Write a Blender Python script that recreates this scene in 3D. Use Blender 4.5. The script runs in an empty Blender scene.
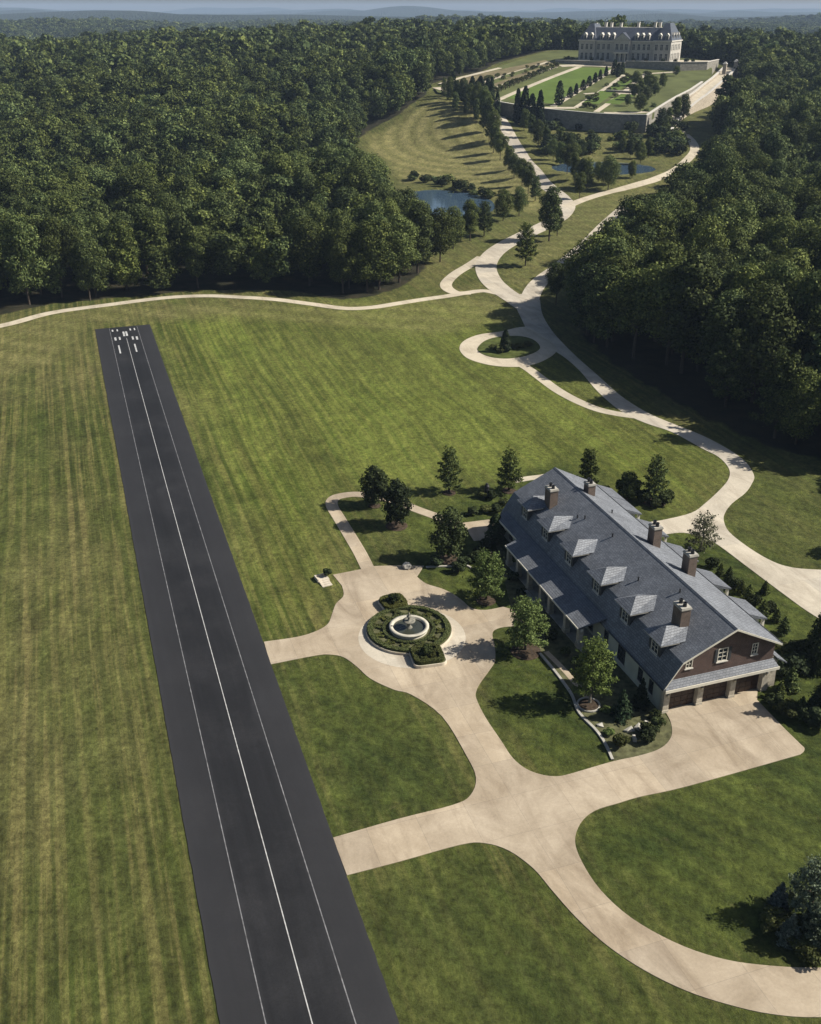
import bpy, math, random
import numpy as np
from mathutils import Vector, Matrix
from mathutils.geometry import tessellate_polygon

S = bpy.context.scene
COL = S.collection
R = math.radians

# ------------------------------------------------------------------ camera, light, exposure
F, H = 1000.0, 70.0
PITCH = math.atan(502 / F)
CP, SP = math.cos(PITCH), math.sin(PITCH)
cam = bpy.data.objects.new("camera", bpy.data.cameras.new("camera"))
COL.objects.link(cam)
cam.location = (0, 0, H)
cam.rotation_euler = (math.pi / 2 - PITCH, 0, 0)
cam.data.sensor_width = 36
cam.data.lens = 36 * F / 1024
cam.data.clip_start = 1
cam.data.clip_end = 40000
S.camera = cam

SUN_EL, SUN_AZ = R(39.5), R(88)          # azimuth clockwise from +Y
w = bpy.data.worlds.new("World")
S.world = w
w.use_nodes = True
wn = w.node_tree
sky = wn.nodes.new("ShaderNodeTexSky")
sky.sky_type = 'NISHITA'
sky.sun_disc = False
sky.sun_elevation = SUN_EL
sky.sun_rotation = SUN_AZ
sky.air_density = 1.0
sky.dust_density = 1.5
wn.links.new(sky.outputs[0], wn.nodes["Background"].inputs[0])
wn.nodes["Background"].inputs[1].default_value = 0.05
sl = bpy.data.lights.new("sun", 'SUN')
sl.energy = 5.0
sl.angle = R(0.5)
sl.color = (1.0, 0.95, 0.85)
sun = bpy.data.objects.new("sun", sl)
COL.objects.link(sun)
sd = Vector((math.cos(SUN_EL) * math.sin(SUN_AZ), math.cos(SUN_EL) * math.cos(SUN_AZ), math.sin(SUN_EL)))
sun.rotation_euler = (-sd).to_track_quat('-Z', 'Y').to_euler()
S.view_settings.view_transform = 'Standard'
S.view_settings.look = 'None'
S.view_settings.exposure = 0.7
S.view_settings.gamma = 1.0
S.view_settings.use_curve_mapping = False
S.cycles.use_denoising = True
S.cycles.max_bounces = 5
S.cycles.diffuse_bounces = 1
S.cycles.glossy_bounces = 2
S.cycles.transmission_bounces = 2
S.cycles.volume_bounces = 0
S.cycles.transparent_max_bounces = 4

# ------------------------------------------------------------------ node helpers
class Mat:
    def __init__(s, name, rough=0.8, spec=0.3):
        s.m = bpy.data.materials.new(name)
        s.m.use_nodes = True
        s.nt = s.m.node_tree
        s.b = s.nt.nodes["Principled BSDF"]
        s.b.inputs["Roughness"].default_value = rough
        s.b.inputs["Specular IOR Level"].default_value = spec
        s.out = s.nt.nodes["Material Output"]
    def n(s, t, **k):
        x = s.nt.nodes.new(t)
        for a, v in k.items():
            setattr(x, a, v)
        return x
    def put(s, inp, v):
        if isinstance(v, bpy.types.NodeSocket):
            s.nt.links.new(v, inp)
        elif v is not None:
            if isinstance(v, tuple) and len(v) == 3 and inp.type == 'RGBA':
                v = (*v, 1)
            inp.default_value = v
    def pos(s):
        return s.n("ShaderNodeNewGeometry").outputs["Position"]
    def obj(s):
        return s.n("ShaderNodeTexCoord").outputs["Object"]
    def uv(s):
        return s.n("ShaderNodeTexCoord").outputs["UV"]
    def math(s, op, a, b=None, c=None):
        x = s.n("ShaderNodeMath", operation=op)
        s.put(x.inputs[0], a)
        if b is not None: s.put(x.inputs[1], b)
        if c is not None: s.put(x.inputs[2], c)
        return x.outputs[0]
    def mapping(s, v, loc=(0, 0, 0), rot=(0, 0, 0), sc=(1, 1, 1)):
        x = s.n("ShaderNodeMapping")
        s.put(x.inputs[0], v)
        x.inputs[1].default_value = loc
        x.inputs[2].default_value = rot
        x.inputs[3].default_value = sc
        return x.outputs[0]
    def noise(s, v, scale, detail=3, rough=0.6, dist=0.0):
        x = s.n("ShaderNodeTexNoise")
        s.put(x.inputs["Vector"], v)
        x.inputs["Scale"].default_value = scale
        x.inputs["Detail"].default_value = detail
        x.inputs["Roughness"].default_value = rough
        x.inputs["Distortion"].default_value = dist
        return x.outputs["Fac"]
    def ramp(s, f, stops):
        x = s.n("ShaderNodeValToRGB")
        s.put(x.inputs[0], f)
        e = x.color_ramp.elements
        while len(e) < len(stops):
            e.new(0.5)
        for q, (p, c) in zip(e, stops):
            q.position = p
            q.color = (c, c, c, 1) if not isinstance(c, tuple) else (*c, 1)
        return x.outputs[0]
    def mix(s, f, a, b, blend='MIX'):
        x = s.n("ShaderNodeMix", data_type='RGBA', blend_type=blend)
        s.put(x.inputs[0], f)
        s.put(x.inputs[6], a)
        s.put(x.inputs[7], b)
        return x.outputs[2]
    def attr(s, name):
        return s.n("ShaderNodeAttribute", attribute_name=name).outputs["Fac"]
    def bump(s, h, strength=0.3, dist=0.05):
        x = s.n("ShaderNodeBump")
        x.inputs["Strength"].default_value = strength
        x.inputs["Distance"].default_value = dist
        s.put(x.inputs["Height"], h)
        s.nt.links.new(x.outputs[0], s.b.inputs["Normal"])
    def color(s, c):
        s.put(s.b.inputs["Base Color"], c)
        return s

def plain(name, col, rough=0.7, spec=0.3, var=0.25, scale=1.5):
    m = Mat(name, rough, spec)
    f = m.noise(m.obj(), scale, 4)
    lo = tuple(c * (1 - var) for c in col)
    hi = tuple(min(1, c * (1 + var)) for c in col)
    m.color(m.mix(m.ramp(f, [(0.3, 0.0), (0.7, 1.0)]), lo, hi))
    return m.m

# ------------------------------------------------------------------ pixel -> place helpers (used to survey the photograph)
def ray(x, y):
    u, v = (x - 410.5) / F, -(y - 512) / F
    return u, CP + v * SP, -SP + v * CP
def at(x, y, z=0.0):
    r = ray(x, y)
    t = (z - H) / r[2]
    return r[0] * t, r[1] * t
def project(X, Y, Z):
    dz = Z - H
    d = Y * CP - dz * SP
    return 410.5 + F * X / d, 512 - F * (Y * SP + dz * CP) / d, d

def smooth(a, b, x):
    t = np.clip((x - a) / (b - a), 0, 1)
    return t * t * (3 - 2 * t)
def in_poly(px, py, poly):
    px, py = np.asarray(px, float), np.asarray(py, float)
    r = np.zeros(px.shape, bool)
    n = len(poly)
    for i in range(n):
        x1, y1 = poly[i][0], poly[i][1]
        x2, y2 = poly[(i + 1) % n][0], poly[(i + 1) % n][1]
        c = ((y1 > py) != (y2 > py))
        xx = (x2 - x1) * (py - y1) / ((y2 - y1) if y2 != y1 else 1e-9) + x1
        r ^= c & (px < xx)
    return r
def poly_dist(px, py, poly):
    """signed distance, negative inside"""
    px, py = np.asarray(px, float), np.asarray(py, float)
    d = np.full(px.shape, 1e18)
    n = len(poly)
    for i in range(n):
        x1, y1 = poly[i][0], poly[i][1]
        x2, y2 = poly[(i + 1) % n][0], poly[(i + 1) % n][1]
        ex, ey = x2 - x1, y2 - y1
        t = np.clip(((px - x1) * ex + (py - y1) * ey) / (ex * ex + ey * ey + 1e-9), 0, 1)
        d = np.minimum(d, (px - x1 - t * ex) ** 2 + (py - y1 - t * ey) ** 2)
    d = np.sqrt(d)
    return np.where(in_poly(px, py, poly), -d, d)

# ------------------------------------------------------------------ terrain height
_ty = np.arange(0, 14000, 10.0)
_tz = np.interp(_ty, [0, 300, 380, 470, 560, 640, 720, 800, 900, 1000, 1120, 1350, 1700, 3000, 14000],
                     [0, 0, 2.2, 8.0, 17.2, 24, 31, 35, 38, 40, 38, 26, 13, 8, 6])
_k = np.ones(7) / 7
_tz2 = np.convolve(np.pad(_tz, 3, mode='edge'), _k, 'valid')
_rs = np.random.RandomState(5)
_waves = []
for i in range(14):
    L = [2600, 1900, 1500, 1200, 900, 760, 620, 520, 3300, 4200, 2100, 1700, 430, 370][i]
    a = _rs.uniform(0, 2 * math.pi)
    if i % 3 == 0: a = math.pi / 2 + _rs.uniform(-.4, .4)
    _waves.append((math.cos(a) * 2 * math.pi / L, math.sin(a) * 2 * math.pi / L, _rs.uniform(0, 6.3), (L / 2000) ** .7))
ZS = 0.083
def plane_z(X, Y):
    return 24.0 + ZS * (Y - 560)
def at_plane(x, y, off=0.0):
    r = ray(x, y)
    t = (H - (24.0 - ZS * 560 + off)) / (ZS * r[1] - r[2])
    return r[0] * t, r[1] * t, H + r[2] * t
GARDEN_PX = [(434, 88), (470, 97), (500, 103), (545, 110), (596, 115), (645, 116), (664, 104), (690, 90), (712, 74), (700, 60), (640, 56), (560, 50), (500, 66)]
GARDEN = [at_plane(*p) for p in GARDEN_PX]
POND_L = (at(447, 202, 2.4), 17, 30, 2.4, 0.18)
POND_R = (at(603, 168, 7.4), 22, 20, 7.4, 0.05)
def hraw(X, Y):
    X, Y = np.asarray(X, float), np.asarray(Y, float)
    A = 0.60 + 0.40 * np.exp(-((X - 40) / 290) ** 2)
    z = np.interp(Y, _ty, _tz2) * A
    z = z - 6.0 * np.exp(-((X + 8) / 52) ** 2) * smooth(375, 450, Y) * smooth(640, 520, Y)
    nz = 0
    for kx, ky, ph, am in _waves:
        nz = nz + am * np.sin(kx * X + ky * Y + ph)
    amp = smooth(850, 2600, Y) * (8.0 + 2.5 * smooth(2500, 9000, Y))
    side = smooth(250, 900, np.abs(X)) * smooth(500, 900, Y) * 3.0
    z = z + np.maximum(-6, nz * np.maximum(amp, side)) + 26 * smooth(7000, 11500, Y) + 12 * smooth(2500, 5500, Y)
    for (c, ra, rb, lev, an) in (POND_L, POND_R):
        dx, dy = X - c[0], Y - c[1]
        u = (dx * math.cos(an) + dy * math.sin(an)) / ra
        v = (-dx * math.sin(an) + dy * math.cos(an)) / rb
        r = np.sqrt(u * u + v * v)
        bank = lev - 1.4 + 2.0 * smooth(.85, 1.15, r)
        z = z + (bank - z) * smooth(2.3, 1.15, r)
    near = (Y > 480) & (Y < 900) & (np.abs(X) < 400)
    if near.any():
        d = np.full(X.shape, 1e6)
        d[near] = poly_dist(X[near], Y[near], GARDEN)
        fl = np.maximum(smooth(75, 15, X), smooth(690, 745, Y)) * smooth(70, 2, d)
        z = z + (plane_z(X, Y) - .8 - z) * np.where(d < 1e5, fl, 0) * (d > 0)
        z = np.where(d < 0, np.minimum(z, plane_z(X, Y) - 2.0), z)
    return z
def spaced(lo, hi, fine_lo, fine_hi, st, grow):
    a = list(np.arange(fine_lo, fine_hi + st * .5, st))
    s = st
    while a[-1] < hi:
        s *= grow
        a.append(a[-1] + s)
    s = st
    while a[0] > lo:
        s *= grow
        a.insert(0, a[0] - s)
    return np.array(a)
GX = spaced(-7500, 7500, -230, 260, 4.0, 1.07)
GY = np.concatenate([np.arange(-120, 20, 20), np.arange(20, 760, 4.0), spaced(760, 12500, 760, 900, 7, 1.045)[0:]])
GY = np.unique(np.round(GY, 2))
GXX, GYY = np.meshgrid(GX, GY)
GZ = hraw(GXX, GYY)
def hgt(X, Y):
    X = np.clip(np.asarray(X, float), GX[0], GX[-1] - .01)
    Y = np.clip(np.asarray(Y, float), GY[0], GY[-1] - .01)
    i = np.clip(np.searchsorted(GX, X, 'right') - 1, 0, len(GX) - 2)
    j = np.clip(np.searchsorted(GY, Y, 'right') - 1, 0, len(GY) - 2)
    fx = (X - GX[i]) / (GX[i + 1] - GX[i])
    fy = (Y - GY[j]) / (GY[j + 1] - GY[j])
    return (GZ[j, i] * (1 - fx) + GZ[j, i + 1] * fx) * (1 - fy) + (GZ[j + 1, i] * (1 - fx) + GZ[j + 1, i + 1] * fx) * fy
def gp(x, y):
    """photo pixel -> point on the terrain"""
    r = ray(x, y)
    t = np.arange(60, 2500, 1.0)
    X, Y, Z = r[0] * t, r[1] * t, H + r[2] * t
    b = np.nonzero(Z <= hgt(X, Y))[0]
    if len(b) == 0:
        return at(x, min(y, 500), 0)
    k = b[0]
    t0, t1 = t[max(k - 1, 0)], t[k]
    for _ in range(20):
        tm = (t0 + t1) / 2
        if H + r[2] * tm <= hgt(r[0] * tm, r[1] * tm): t1 = tm
        else: t0 = tm
    return r[0] * t1, r[1] * t1

# ------------------------------------------------------------------ mesh builder
class MB:
    def __init__(s):
        s.v, s.f, s.m, s.mi = [], [], [], 0
    def add(s, vs, fs):
        o = len(s.v)
        s.v += [tuple(p) for p in vs]
        s.f += [tuple(i + o for i in f) for f in fs]
        s.m += [s.mi] * len(fs)
        return s
    def mat(s, i):
        s.mi = i
        return s
    def box(s, x0, x1, y0, y1, z0, z1):
        return s.add([(x0, y0, z0), (x1, y0, z0), (x1, y1, z0), (x0, y1, z0), (x0, y0, z1), (x1, y0, z1), (x1, y1, z1), (x0, y1, z1)],
                     [(3, 2, 1, 0), (4, 5, 6, 7), (0, 1, 5, 4), (1, 2, 6, 5), (2, 3, 7, 6), (3, 0, 4, 7)])
    def rbox(s, c, sx, sy, sz, rz):
        """box standing on c, turned by rz"""
        ca, sa = math.cos(rz), math.sin(rz)
        o = MB().box(-sx / 2, sx / 2, -sy / 2, sy / 2, 0, sz)
        return s.add([(c[0] + x * ca - y * sa, c[1] + x * sa + y * ca, c[2] + z) for x, y, z in o.v], o.f)
    def frustum(s, r0, z0, r1, z1):
        """r = (x0,x1,y0,y1)"""
        (a, b, c, d), (e, f, g, h) = r0, r1
        return s.add([(a, c, z0), (b, c, z0), (b, d, z0), (a, d, z0), (e, g, z1), (f, g, z1), (f, h, z1), (e, h, z1)],
                     [(3, 2, 1, 0), (4, 5, 6, 7), (0, 1, 5, 4), (1, 2, 6, 5), (2, 3, 7, 6), (3, 0, 4, 7)])
    def prism_y(s, prof, y0, y1):
        """profile of (x,z) points extruded along y"""
        n = len(prof)
        s.add([(x, y0, z) for x, z in prof] + [(x, y1, z) for x, z in prof],
              [tuple(range(n)), tuple(range(2 * n - 1, n - 1, -1))] + [(i, i + n, (i + 1) % n + n, (i + 1) % n) for i in range(n)])
        return s
    def lathe(s, c, prof, n=24):
        vs, fs = [], []
        for k in range(n):
            a = 2 * math.pi * k / n
            for r, z in prof:
                vs.append((c[0] + r * math.cos(a), c[1] + r * math.sin(a), c[2] + z))
        m = len(prof)
        for k in range(n):
            for i in range(m - 1):
                fs.append((k * m + i, ((k + 1) % n) * m + i, ((k + 1) % n) * m + i + 1, k * m + i + 1))
        return s.add(vs, fs)
    def tube(s, path, rad, n=7):
        vs, fs = [], []
        P = [Vector(p) for p in path]
        for i, p in enumerate(P):
            d = (P[min(i + 1, len(P) - 1)] - P[max(i - 1, 0)]).normalized()
            u = d.orthogonal().normalized() if abs(d.z) < .99 else Vector((1, 0, 0))
            q = d.cross(u).normalized()
            u = q.cross(d)
            for k in range(n):
                a = 2 * math.pi * k / n
                vs.append(p + (u * math.cos(a) + q * math.sin(a)) * rad[i])
        for i in range(len(P) - 1):
            for k in range(n):
                fs.append((i * n + k, i * n + (k + 1) % n, (i + 1) * n + (k + 1) % n, (i + 1) * n + k))
        fs.append(tuple(range((len(P) - 1) * n, len(P) * n)))
        return s.add(vs, fs)
    def sheet(s, pts, z=0.0, skirt=0.0, zf=None):
        """flat polygon (x,y) with optional down-turned edge"""
        P = [(p[0], p[1], zf(p[0], p[1]) if zf else z) for p in pts]
        area = sum(P[i][0] * P[(i + 1) % len(P)][1] - P[(i + 1) % len(P)][0] * P[i][1] for i in range(len(P)))
        if area < 0: P.reverse()
        tri = tessellate_polygon([[Vector((p[0], p[1], 0)) for p in P]])
        fs = []
        for t in tri:
            a, b, c = (P[i] for i in t)
            cr = (b[0] - a[0]) * (c[1] - a[1]) - (b[1] - a[1]) * (c[0] - a[0])
            fs.append(tuple(t) if cr > 0 else tuple(reversed(t)))
        n = len(P)
        if skirt:
            vs = P + [(x, y, zz - skirt) for x, y, zz in P]
            fs += [((i + 1) % n, i, i + n, (i + 1) % n + n) for i in range(n)]
        else:
            vs = P
        return s.add(vs, fs)
    def strip(s, path, width, zf, off=0.05, cross=2):
        P = path
        vs, fs = [], []
        for i, p in enumerate(P):
            a, b = P[max(i - 1, 0)], P[min(i + 1, len(P) - 1)]
            dx, dy = b[0] - a[0], b[1] - a[1]
            l = math.hypot(dx, dy) or 1
            wv = width[i] if isinstance(width, list) else width
            for k in range(cross + 1):
                q = (k / cross - .5) * wv
                x, y = p[0] + dy / l * q, p[1] - dx / l * q
                vs.append((x, y, float(zf(x, y)) + off))
        m = cross + 1
        for i in range(len(P) - 1):
            for k in range(cross):
                fs.append((i * m + k, i * m + k + 1, (i + 1) * m + k + 1, (i + 1) * m + k))
        n0 = len(vs)
        for i in range(len(P)):
            for k in (0, cross):
                x, y, z = vs[i * m + k]
                vs.append((x, y, z - .45))
        for i in range(len(P) - 1):
            fs.append((i * m, (i + 1) * m, n0 + (i + 1) * 2, n0 + i * 2))
            fs.append((i * m + cross, n0 + i * 2 + 1, n0 + (i + 1) * 2 + 1, (i + 1) * m + cross))
        return s.add(vs, fs)
    def build(s, name, mats, parent=None, smooth=False):
        me = bpy.data.meshes.new(name)
        me.from_pydata(s.v, [], s.f)
        mats = mats if isinstance(mats, (list, tuple)) else [mats]
        for m in mats: me.materials.append(m)
        if len(mats) > 1: me.polygons.foreach_set("material_index", s.m)
        uv = me.uv_layers.new(name="UVMap").data
        Z = Vector((0, 0, 1))
        for p in me.polygons:
            n = p.normal
            u = Vector((-n.y, n.x, 0))
            u = u.normalized() if u.length > 1e-3 else Vector((1, 0, 0))
            v = n.cross(u)
            for li in p.loop_indices:
                c = me.vertices[me.loops[li].vertex_index].co
                uv[li].uv = (c.dot(u), c.dot(v))
        if smooth: me.polygons.foreach_set("use_smooth", [True] * len(me.polygons))
        me.update()
        o = bpy.data.objects.new(name, me)
        COL.objects.link(o)
        if parent: o.parent = parent
        return o

def tag(o, label=None, cat=None, group=None, kind=None):
    if label: o["label"] = label
    if cat: o["category"] = cat
    if group: o["group"] = group
    if kind: o["kind"] = kind
    return o
def empty(name, loc, rz=0.0):
    o = bpy.data.objects.new(name, None)
    o.empty_display_size = .3
    COL.objects.link(o)
    o.location = loc
    o.rotation_euler = (0, 0, rz)
    return o
def crom(pts, closed=False, sub=5):
    out = []
    n = len(pts)
    rng = range(n) if closed else range(n - 1)
    g = (lambda i: pts[i % n]) if closed else (lambda i: pts[min(max(i, 0), n - 1)])
    for i in rng:
        p0, p1, p2, p3 = g(i - 1), g(i), g(i + 1), g(i + 2)
        if p1 == p2: continue
        for k in range(sub):
            t = k / sub
            out.append(tuple(.5 * (2 * p1[a] + (p2[a] - p0[a]) * t + (2 * p0[a] - 5 * p1[a] + 4 * p2[a] - p3[a]) * t * t + (3 * p1[a] - p0[a] - 3 * p2[a] + p3[a]) * t ** 3) for a in (0, 1)))
    if not closed: out.append(tuple(pts[-1][:2]))
    r = [out[0]]
    for p in out[1:]:
        if math.hypot(p[0] - r[-1][0], p[1] - r[-1][1]) > .05: r.append(p)
    return r
A0 = R(18.43)                      # runway and lodge share this axis
AX = (math.cos(A0), math.sin(A0))  # across
AL = (-math.sin(A0), math.cos(A0)) # along
rnd = random.Random(11)

# ------------------------------------------------------------------ materials
def ground_material():
    m = Mat("turf", .95, .12)
    p = m.pos()
    sp = m.n("ShaderNodeSeparateXYZ")
    m.put(sp.inputs[0], m.mapping(p, rot=(0, 0, -A0)))
    warp = m.noise(p, .012, 2)
    far = m.math('MULTIPLY', m.math('SUBTRACT', warp, .5), 9.0)
    rightw = m.ramp(m.math('MULTIPLY_ADD', sp.outputs[0], .01, .35), [(0.0, 0.0), (.55, 0.25), (1.0, 1.0)])
    s_ = m.math('ADD', sp.outputs[0], m.math('MULTIPLY', far, rightw))
    cb = m.n("ShaderNodeCombineXYZ")
    m.put(cb.inputs[0], s_)
    m.put(cb.inputs[1], m.math('MULTIPLY', sp.outputs[1], .022))
    streak = m.noise(cb.outputs[0], 1.35, 3, .6)
    streak = m.math('MULTIPLY_ADD', m.math('SUBTRACT', streak, .5), m.math('SUBTRACT', 1.25, m.math('MULTIPLY', rightw, .85)), .5)
    cb2 = m.n("ShaderNodeCombineXYZ")
    m.put(cb2.inputs[0], s_)
    m.put(cb2.inputs[1], m.math('MULTIPLY', sp.outputs[1], .05))
    wide = m.noise(cb2.outputs[0], .2, 3, .6)
    sw = m.math('SINE', m.math('MULTIPLY_ADD', s_, 2 * math.pi / 2.1, m.math('MULTIPLY', wide, 5.0)))
    sw = m.math('MULTIPLY_ADD', sw, m.math('SUBTRACT', .07, m.math('MULTIPLY', rightw, .035)), streak)
    base = m.ramp(sw, [(.34, (.032, .040, .010)), (.49, (.060, .066, .017)), (.62, (.118, .106, .036))])
    patch = m.noise(p, .03, 4, .65)
    base = m.mix(m.ramp(patch, [(.42, 0.0), (.72, .55)]), base, (.165, .145, .060))
    base = m.mix(m.ramp(wide, [(.4, 0.0), (.62, .45)]), base, (.056, .076, .015))
    base = m.mix(m.math('MULTIPLY', m.attr('fresh'), .75), base, m.ramp(sw, [(.36, (.062, .084, .013)), (.60, (.118, .132, .026))]))
    base = m.mix(m.math('MULTIPLY', m.attr('fresh'), 1.0), base, m.mix(1.0, base, m.ramp(wide, [(.36, .74), (.5, 1.0), (.62, 1.22)]), 'MULTIPLY'))
    # lush lawns round the lodge, their green darkened further to imitate vignetting
    lf = m.noise(p, .07, 4, .6)
    lw = m.math('SINE', m.math('MULTIPLY_ADD', m.math('ADD', sp.outputs[0], m.math('MULTIPLY', sp.outputs[1], .55)), 2 * math.pi / 3.0, m.math('MULTIPLY', lf, 9.0)))
    lush = m.mix(m.ramp(m.math('MULTIPLY_ADD', lw, .07, lf), [(.34, 0.0), (.66, 1.0)]), (.028, .040, .009), (.066, .080, .017))
    base = m.mix(m.attr("lush"), base, lush)
    # dry hay slope with curved mowing lines
    c = gp(478, 118)
    dv = m.n("ShaderNodeVectorMath", operation='DISTANCE')
    m.put(dv.inputs[0], m.mapping(p, sc=(1, 1, 0)))
    dv.inputs[1].default_value = (c[0] + 30, c[1] - 10, 0)
    rg = m.math('SINE', m.math('MULTIPLY_ADD', dv.outputs["Value"], 2 * math.pi / 8.5, m.math('MULTIPLY', m.noise(p, .02, 3), 2.5)))
    hay = m.mix(m.math('MULTIPLY_ADD', rg, .35, .5), (.112, .108, .036), (.190, .172, .068))
    base = m.mix(m.attr("dry"), base, hay)
    mott = m.noise(p, 1.3, 6, .78)
    base = m.mix(1.0, base, m.ramp(mott, [(.3, .42), (.7, 1.55)]), 'MULTIPLY')
    clump = m.noise(m.mapping(p, rot=(0, 0, -A0), sc=(1, .45, 1)), .55, 5, .75)
    base = m.mix(1.0, base, m.ramp(clump, [(.32, .66), (.68, 1.34)]), 'MULTIPLY')
    base = m.mix(m.ramp(m.noise(p, .42, 5, .8), [(.60, 0.0), (.76, .5)]), base, (.15, .13, .055))
    blot = m.noise(p, .16, 4, .7)
    base = m.mix(1.0, base, m.ramp(blot, [(.3, .78), (.7, 1.2)]), 'MULTIPLY')
    litter = m.mix(m.ramp(m.noise(p, .25, 5), [(.35, 0.0), (.7, 1.0)]), (.014, .016, .008), (.036, .030, .017))
    fm = m.ramp(m.math('ADD', m.attr("woods"), m.math('MULTIPLY', m.math('SUBTRACT', m.noise(p, .2, 4), .5), .7)), [(.4, 0.0), (.6, 1.0)])
    base = m.mix(fm, base, litter)
    canopy = m.n("ShaderNodeTexVoronoi")
    m.put(canopy.inputs["Vector"], p)
    canopy.inputs["Scale"].default_value = .09
    cc = m.mix(m.noise(p, .004, 4), (.020, .032, .012), (.045, .058, .020))
    base = m.mix(m.attr("far_woods"), base, cc)
    m.color(base)
    hgt_ = m.math('ADD', m.math('MULTIPLY', mott, .3), m.math('MULTIPLY', m.math('MULTIPLY', m.math('SUBTRACT', 1.0, canopy.outputs["Distance"]), m.attr("far_woods")), 60.0))
    m.bump(hgt_, .9, 1.0)
    return m.m
def concrete_material(name, lo, hi, slab=5.0, joint=.78):
    m = Mat(name, .85, .25)
    p = m.pos()
    q = m.mapping(p, rot=(0, 0, -A0))
    br = m.n("ShaderNodeTexBrick", offset=0.0, squash=1.0)
    m.put(br.inputs["Vector"], m.mapping(q, loc=(1.3, .7, 0)))
    br.inputs["Scale"].default_value = 1.0
    br.inputs["Mortar Size"].default_value = .035
    br.inputs["Mortar Smooth"].default_value = .3
    br.inputs["Brick Width"].default_value = slab
    br.inputs["Row Height"].default_value = slab
    br.inputs["Color1"].default_value = (.90, .90, .90, 1)
    br.inputs["Color2"].default_value = (1.06, 1.04, 1.0, 1)
    br.inputs["Mortar"].default_value = (joint, joint, joint, 1)
    f = m.noise(p, .16, 6, .68, .6)
    c = m.mix(m.ramp(f, [(.32, 0.0), (.66, 1.0)]), lo, hi)
    c = m.mix(1.0, c, br.outputs["Color"], 'MULTIPLY')
    st = m.noise(m.mapping(q, sc=(.5, .12, 1)), .5, 5, .7, 1.2)
    c = m.mix(m.ramp(st, [(.48, 0.0), (.74, .6)]), c, (lo[0] * .55, lo[1] * .5, lo[2] * .46))
    g = m.noise(p, 4.0, 4, .7)
    c = m.mix(1.0, c, m.ramp(g, [(.2, .86), (.8, 1.1)]), 'MULTIPLY')
    m.color(c)
    m.bump(g, .2, .02)
    return m.m
def asphalt_material():
    m = Mat("asphalt", .7, .35)
    p = m.pos()
    q = m.mapping(p, rot=(0, 0, -A0))
    st = m.noise(m.mapping(q, sc=(1.6, .02, 1)), .6, 5, .7)
    pt = m.noise(p, .09, 5, .7)
    c = m.mix(m.ramp(st, [(.3, 0.0), (.7, 1.0)]), (.0045, .0046, .0056), (.0105, .0105, .0122))
    c = m.mix(m.ramp(pt, [(.45, 0.0), (.75, .6)]), c, (.030, .029, .031))
    pj = m.noise(m.mapping(q, sc=(1, .25, 1)), .35, 6, .75, .8)
    c = m.mix(m.ramp(pj, [(.36, .55), (.52, 0.0)]), c, (.004, .004, .005))
    g = m.noise(p, 7.0, 3, .8)
    c = m.mix(1.0, c, m.ramp(g, [(.25, .55), (.75, 1.45)]), 'MULTIPLY')
    sp = m.n("ShaderNodeSeparateXYZ")
    m.put(sp.inputs[0], q)
    # older, greyer shoulders outside the painted edge lines
    mid = RUN_MID
    sh = m.ramp(m.math('ABSOLUTE', m.math('SUBTRACT', sp.outputs[0], mid)), [(0, 0.0), (1, 1.0)])
    d = m.math('ABSOLUTE', m.math('SUBTRACT', sp.outputs[0], mid))
    shf = m.ramp(m.math('MULTIPLY', d, .1), [(.27, 0.0), (.36, .45), (.60, .55), (.70, 1.0)])
    c = m.mix(shf, c, (.0245, .0240, .0260))
    m.color(c)
    m.b.inputs["Roughness"].default_value = .75
    m.bump(g, .3, .02)
    return m.m
def leaf_material(name, lo, mid, hi, trans=.22, tint=(.11, .10, .028)):
    m = Mat(name, .7, .06)
    g = m.n("ShaderNodeNewGeometry")
    oi = m.n("ShaderNodeObjectInfo")
    c = m.ramp(g.outputs["Random Per Island"], [(0.0, lo), (.55, mid), (1.0, hi)])
    c = m.mix(m.ramp(oi.outputs["Random"], [(.0, 0.0), (.75, .15), (1.0, .4)]), c, tint)
    v = m.math('MULTIPLY_ADD', m.math('FRACT', m.math('MULTIPLY', oi.outputs["Random"], 7.31)), .85, .60)
    cv = m.n("ShaderNodeCombineColor")
    for i in range(3): m.put(cv.inputs[i], v)
    c = m.mix(1.0, c, cv.outputs[0], 'MULTIPLY')
    f2 = m.math('FRACT', m.math('MULTIPLY', oi.outputs['Random'], 17.77))
    c = m.mix(1.0, c, m.ramp(f2, [(.0, (.9, .97, 1.12)), (.5, (1, 1, 1)), (1.0, (1.06, 1.03, .84))]), 'MULTIPLY')
    m.color(c)
    t = m.n("ShaderNodeBsdfTranslucent")
    m.put(t.inputs[0], c)
    mx = m.n("ShaderNodeMixShader")
    mx.inputs[0].default_value = trans
    m.nt.links.new(m.b.outputs[0], mx.inputs[1])
    m.nt.links.new(t.outputs[0], mx.inputs[2])
    m.nt.links.new(mx.outputs[0], m.out.inputs[0])
    return m.m
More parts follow.
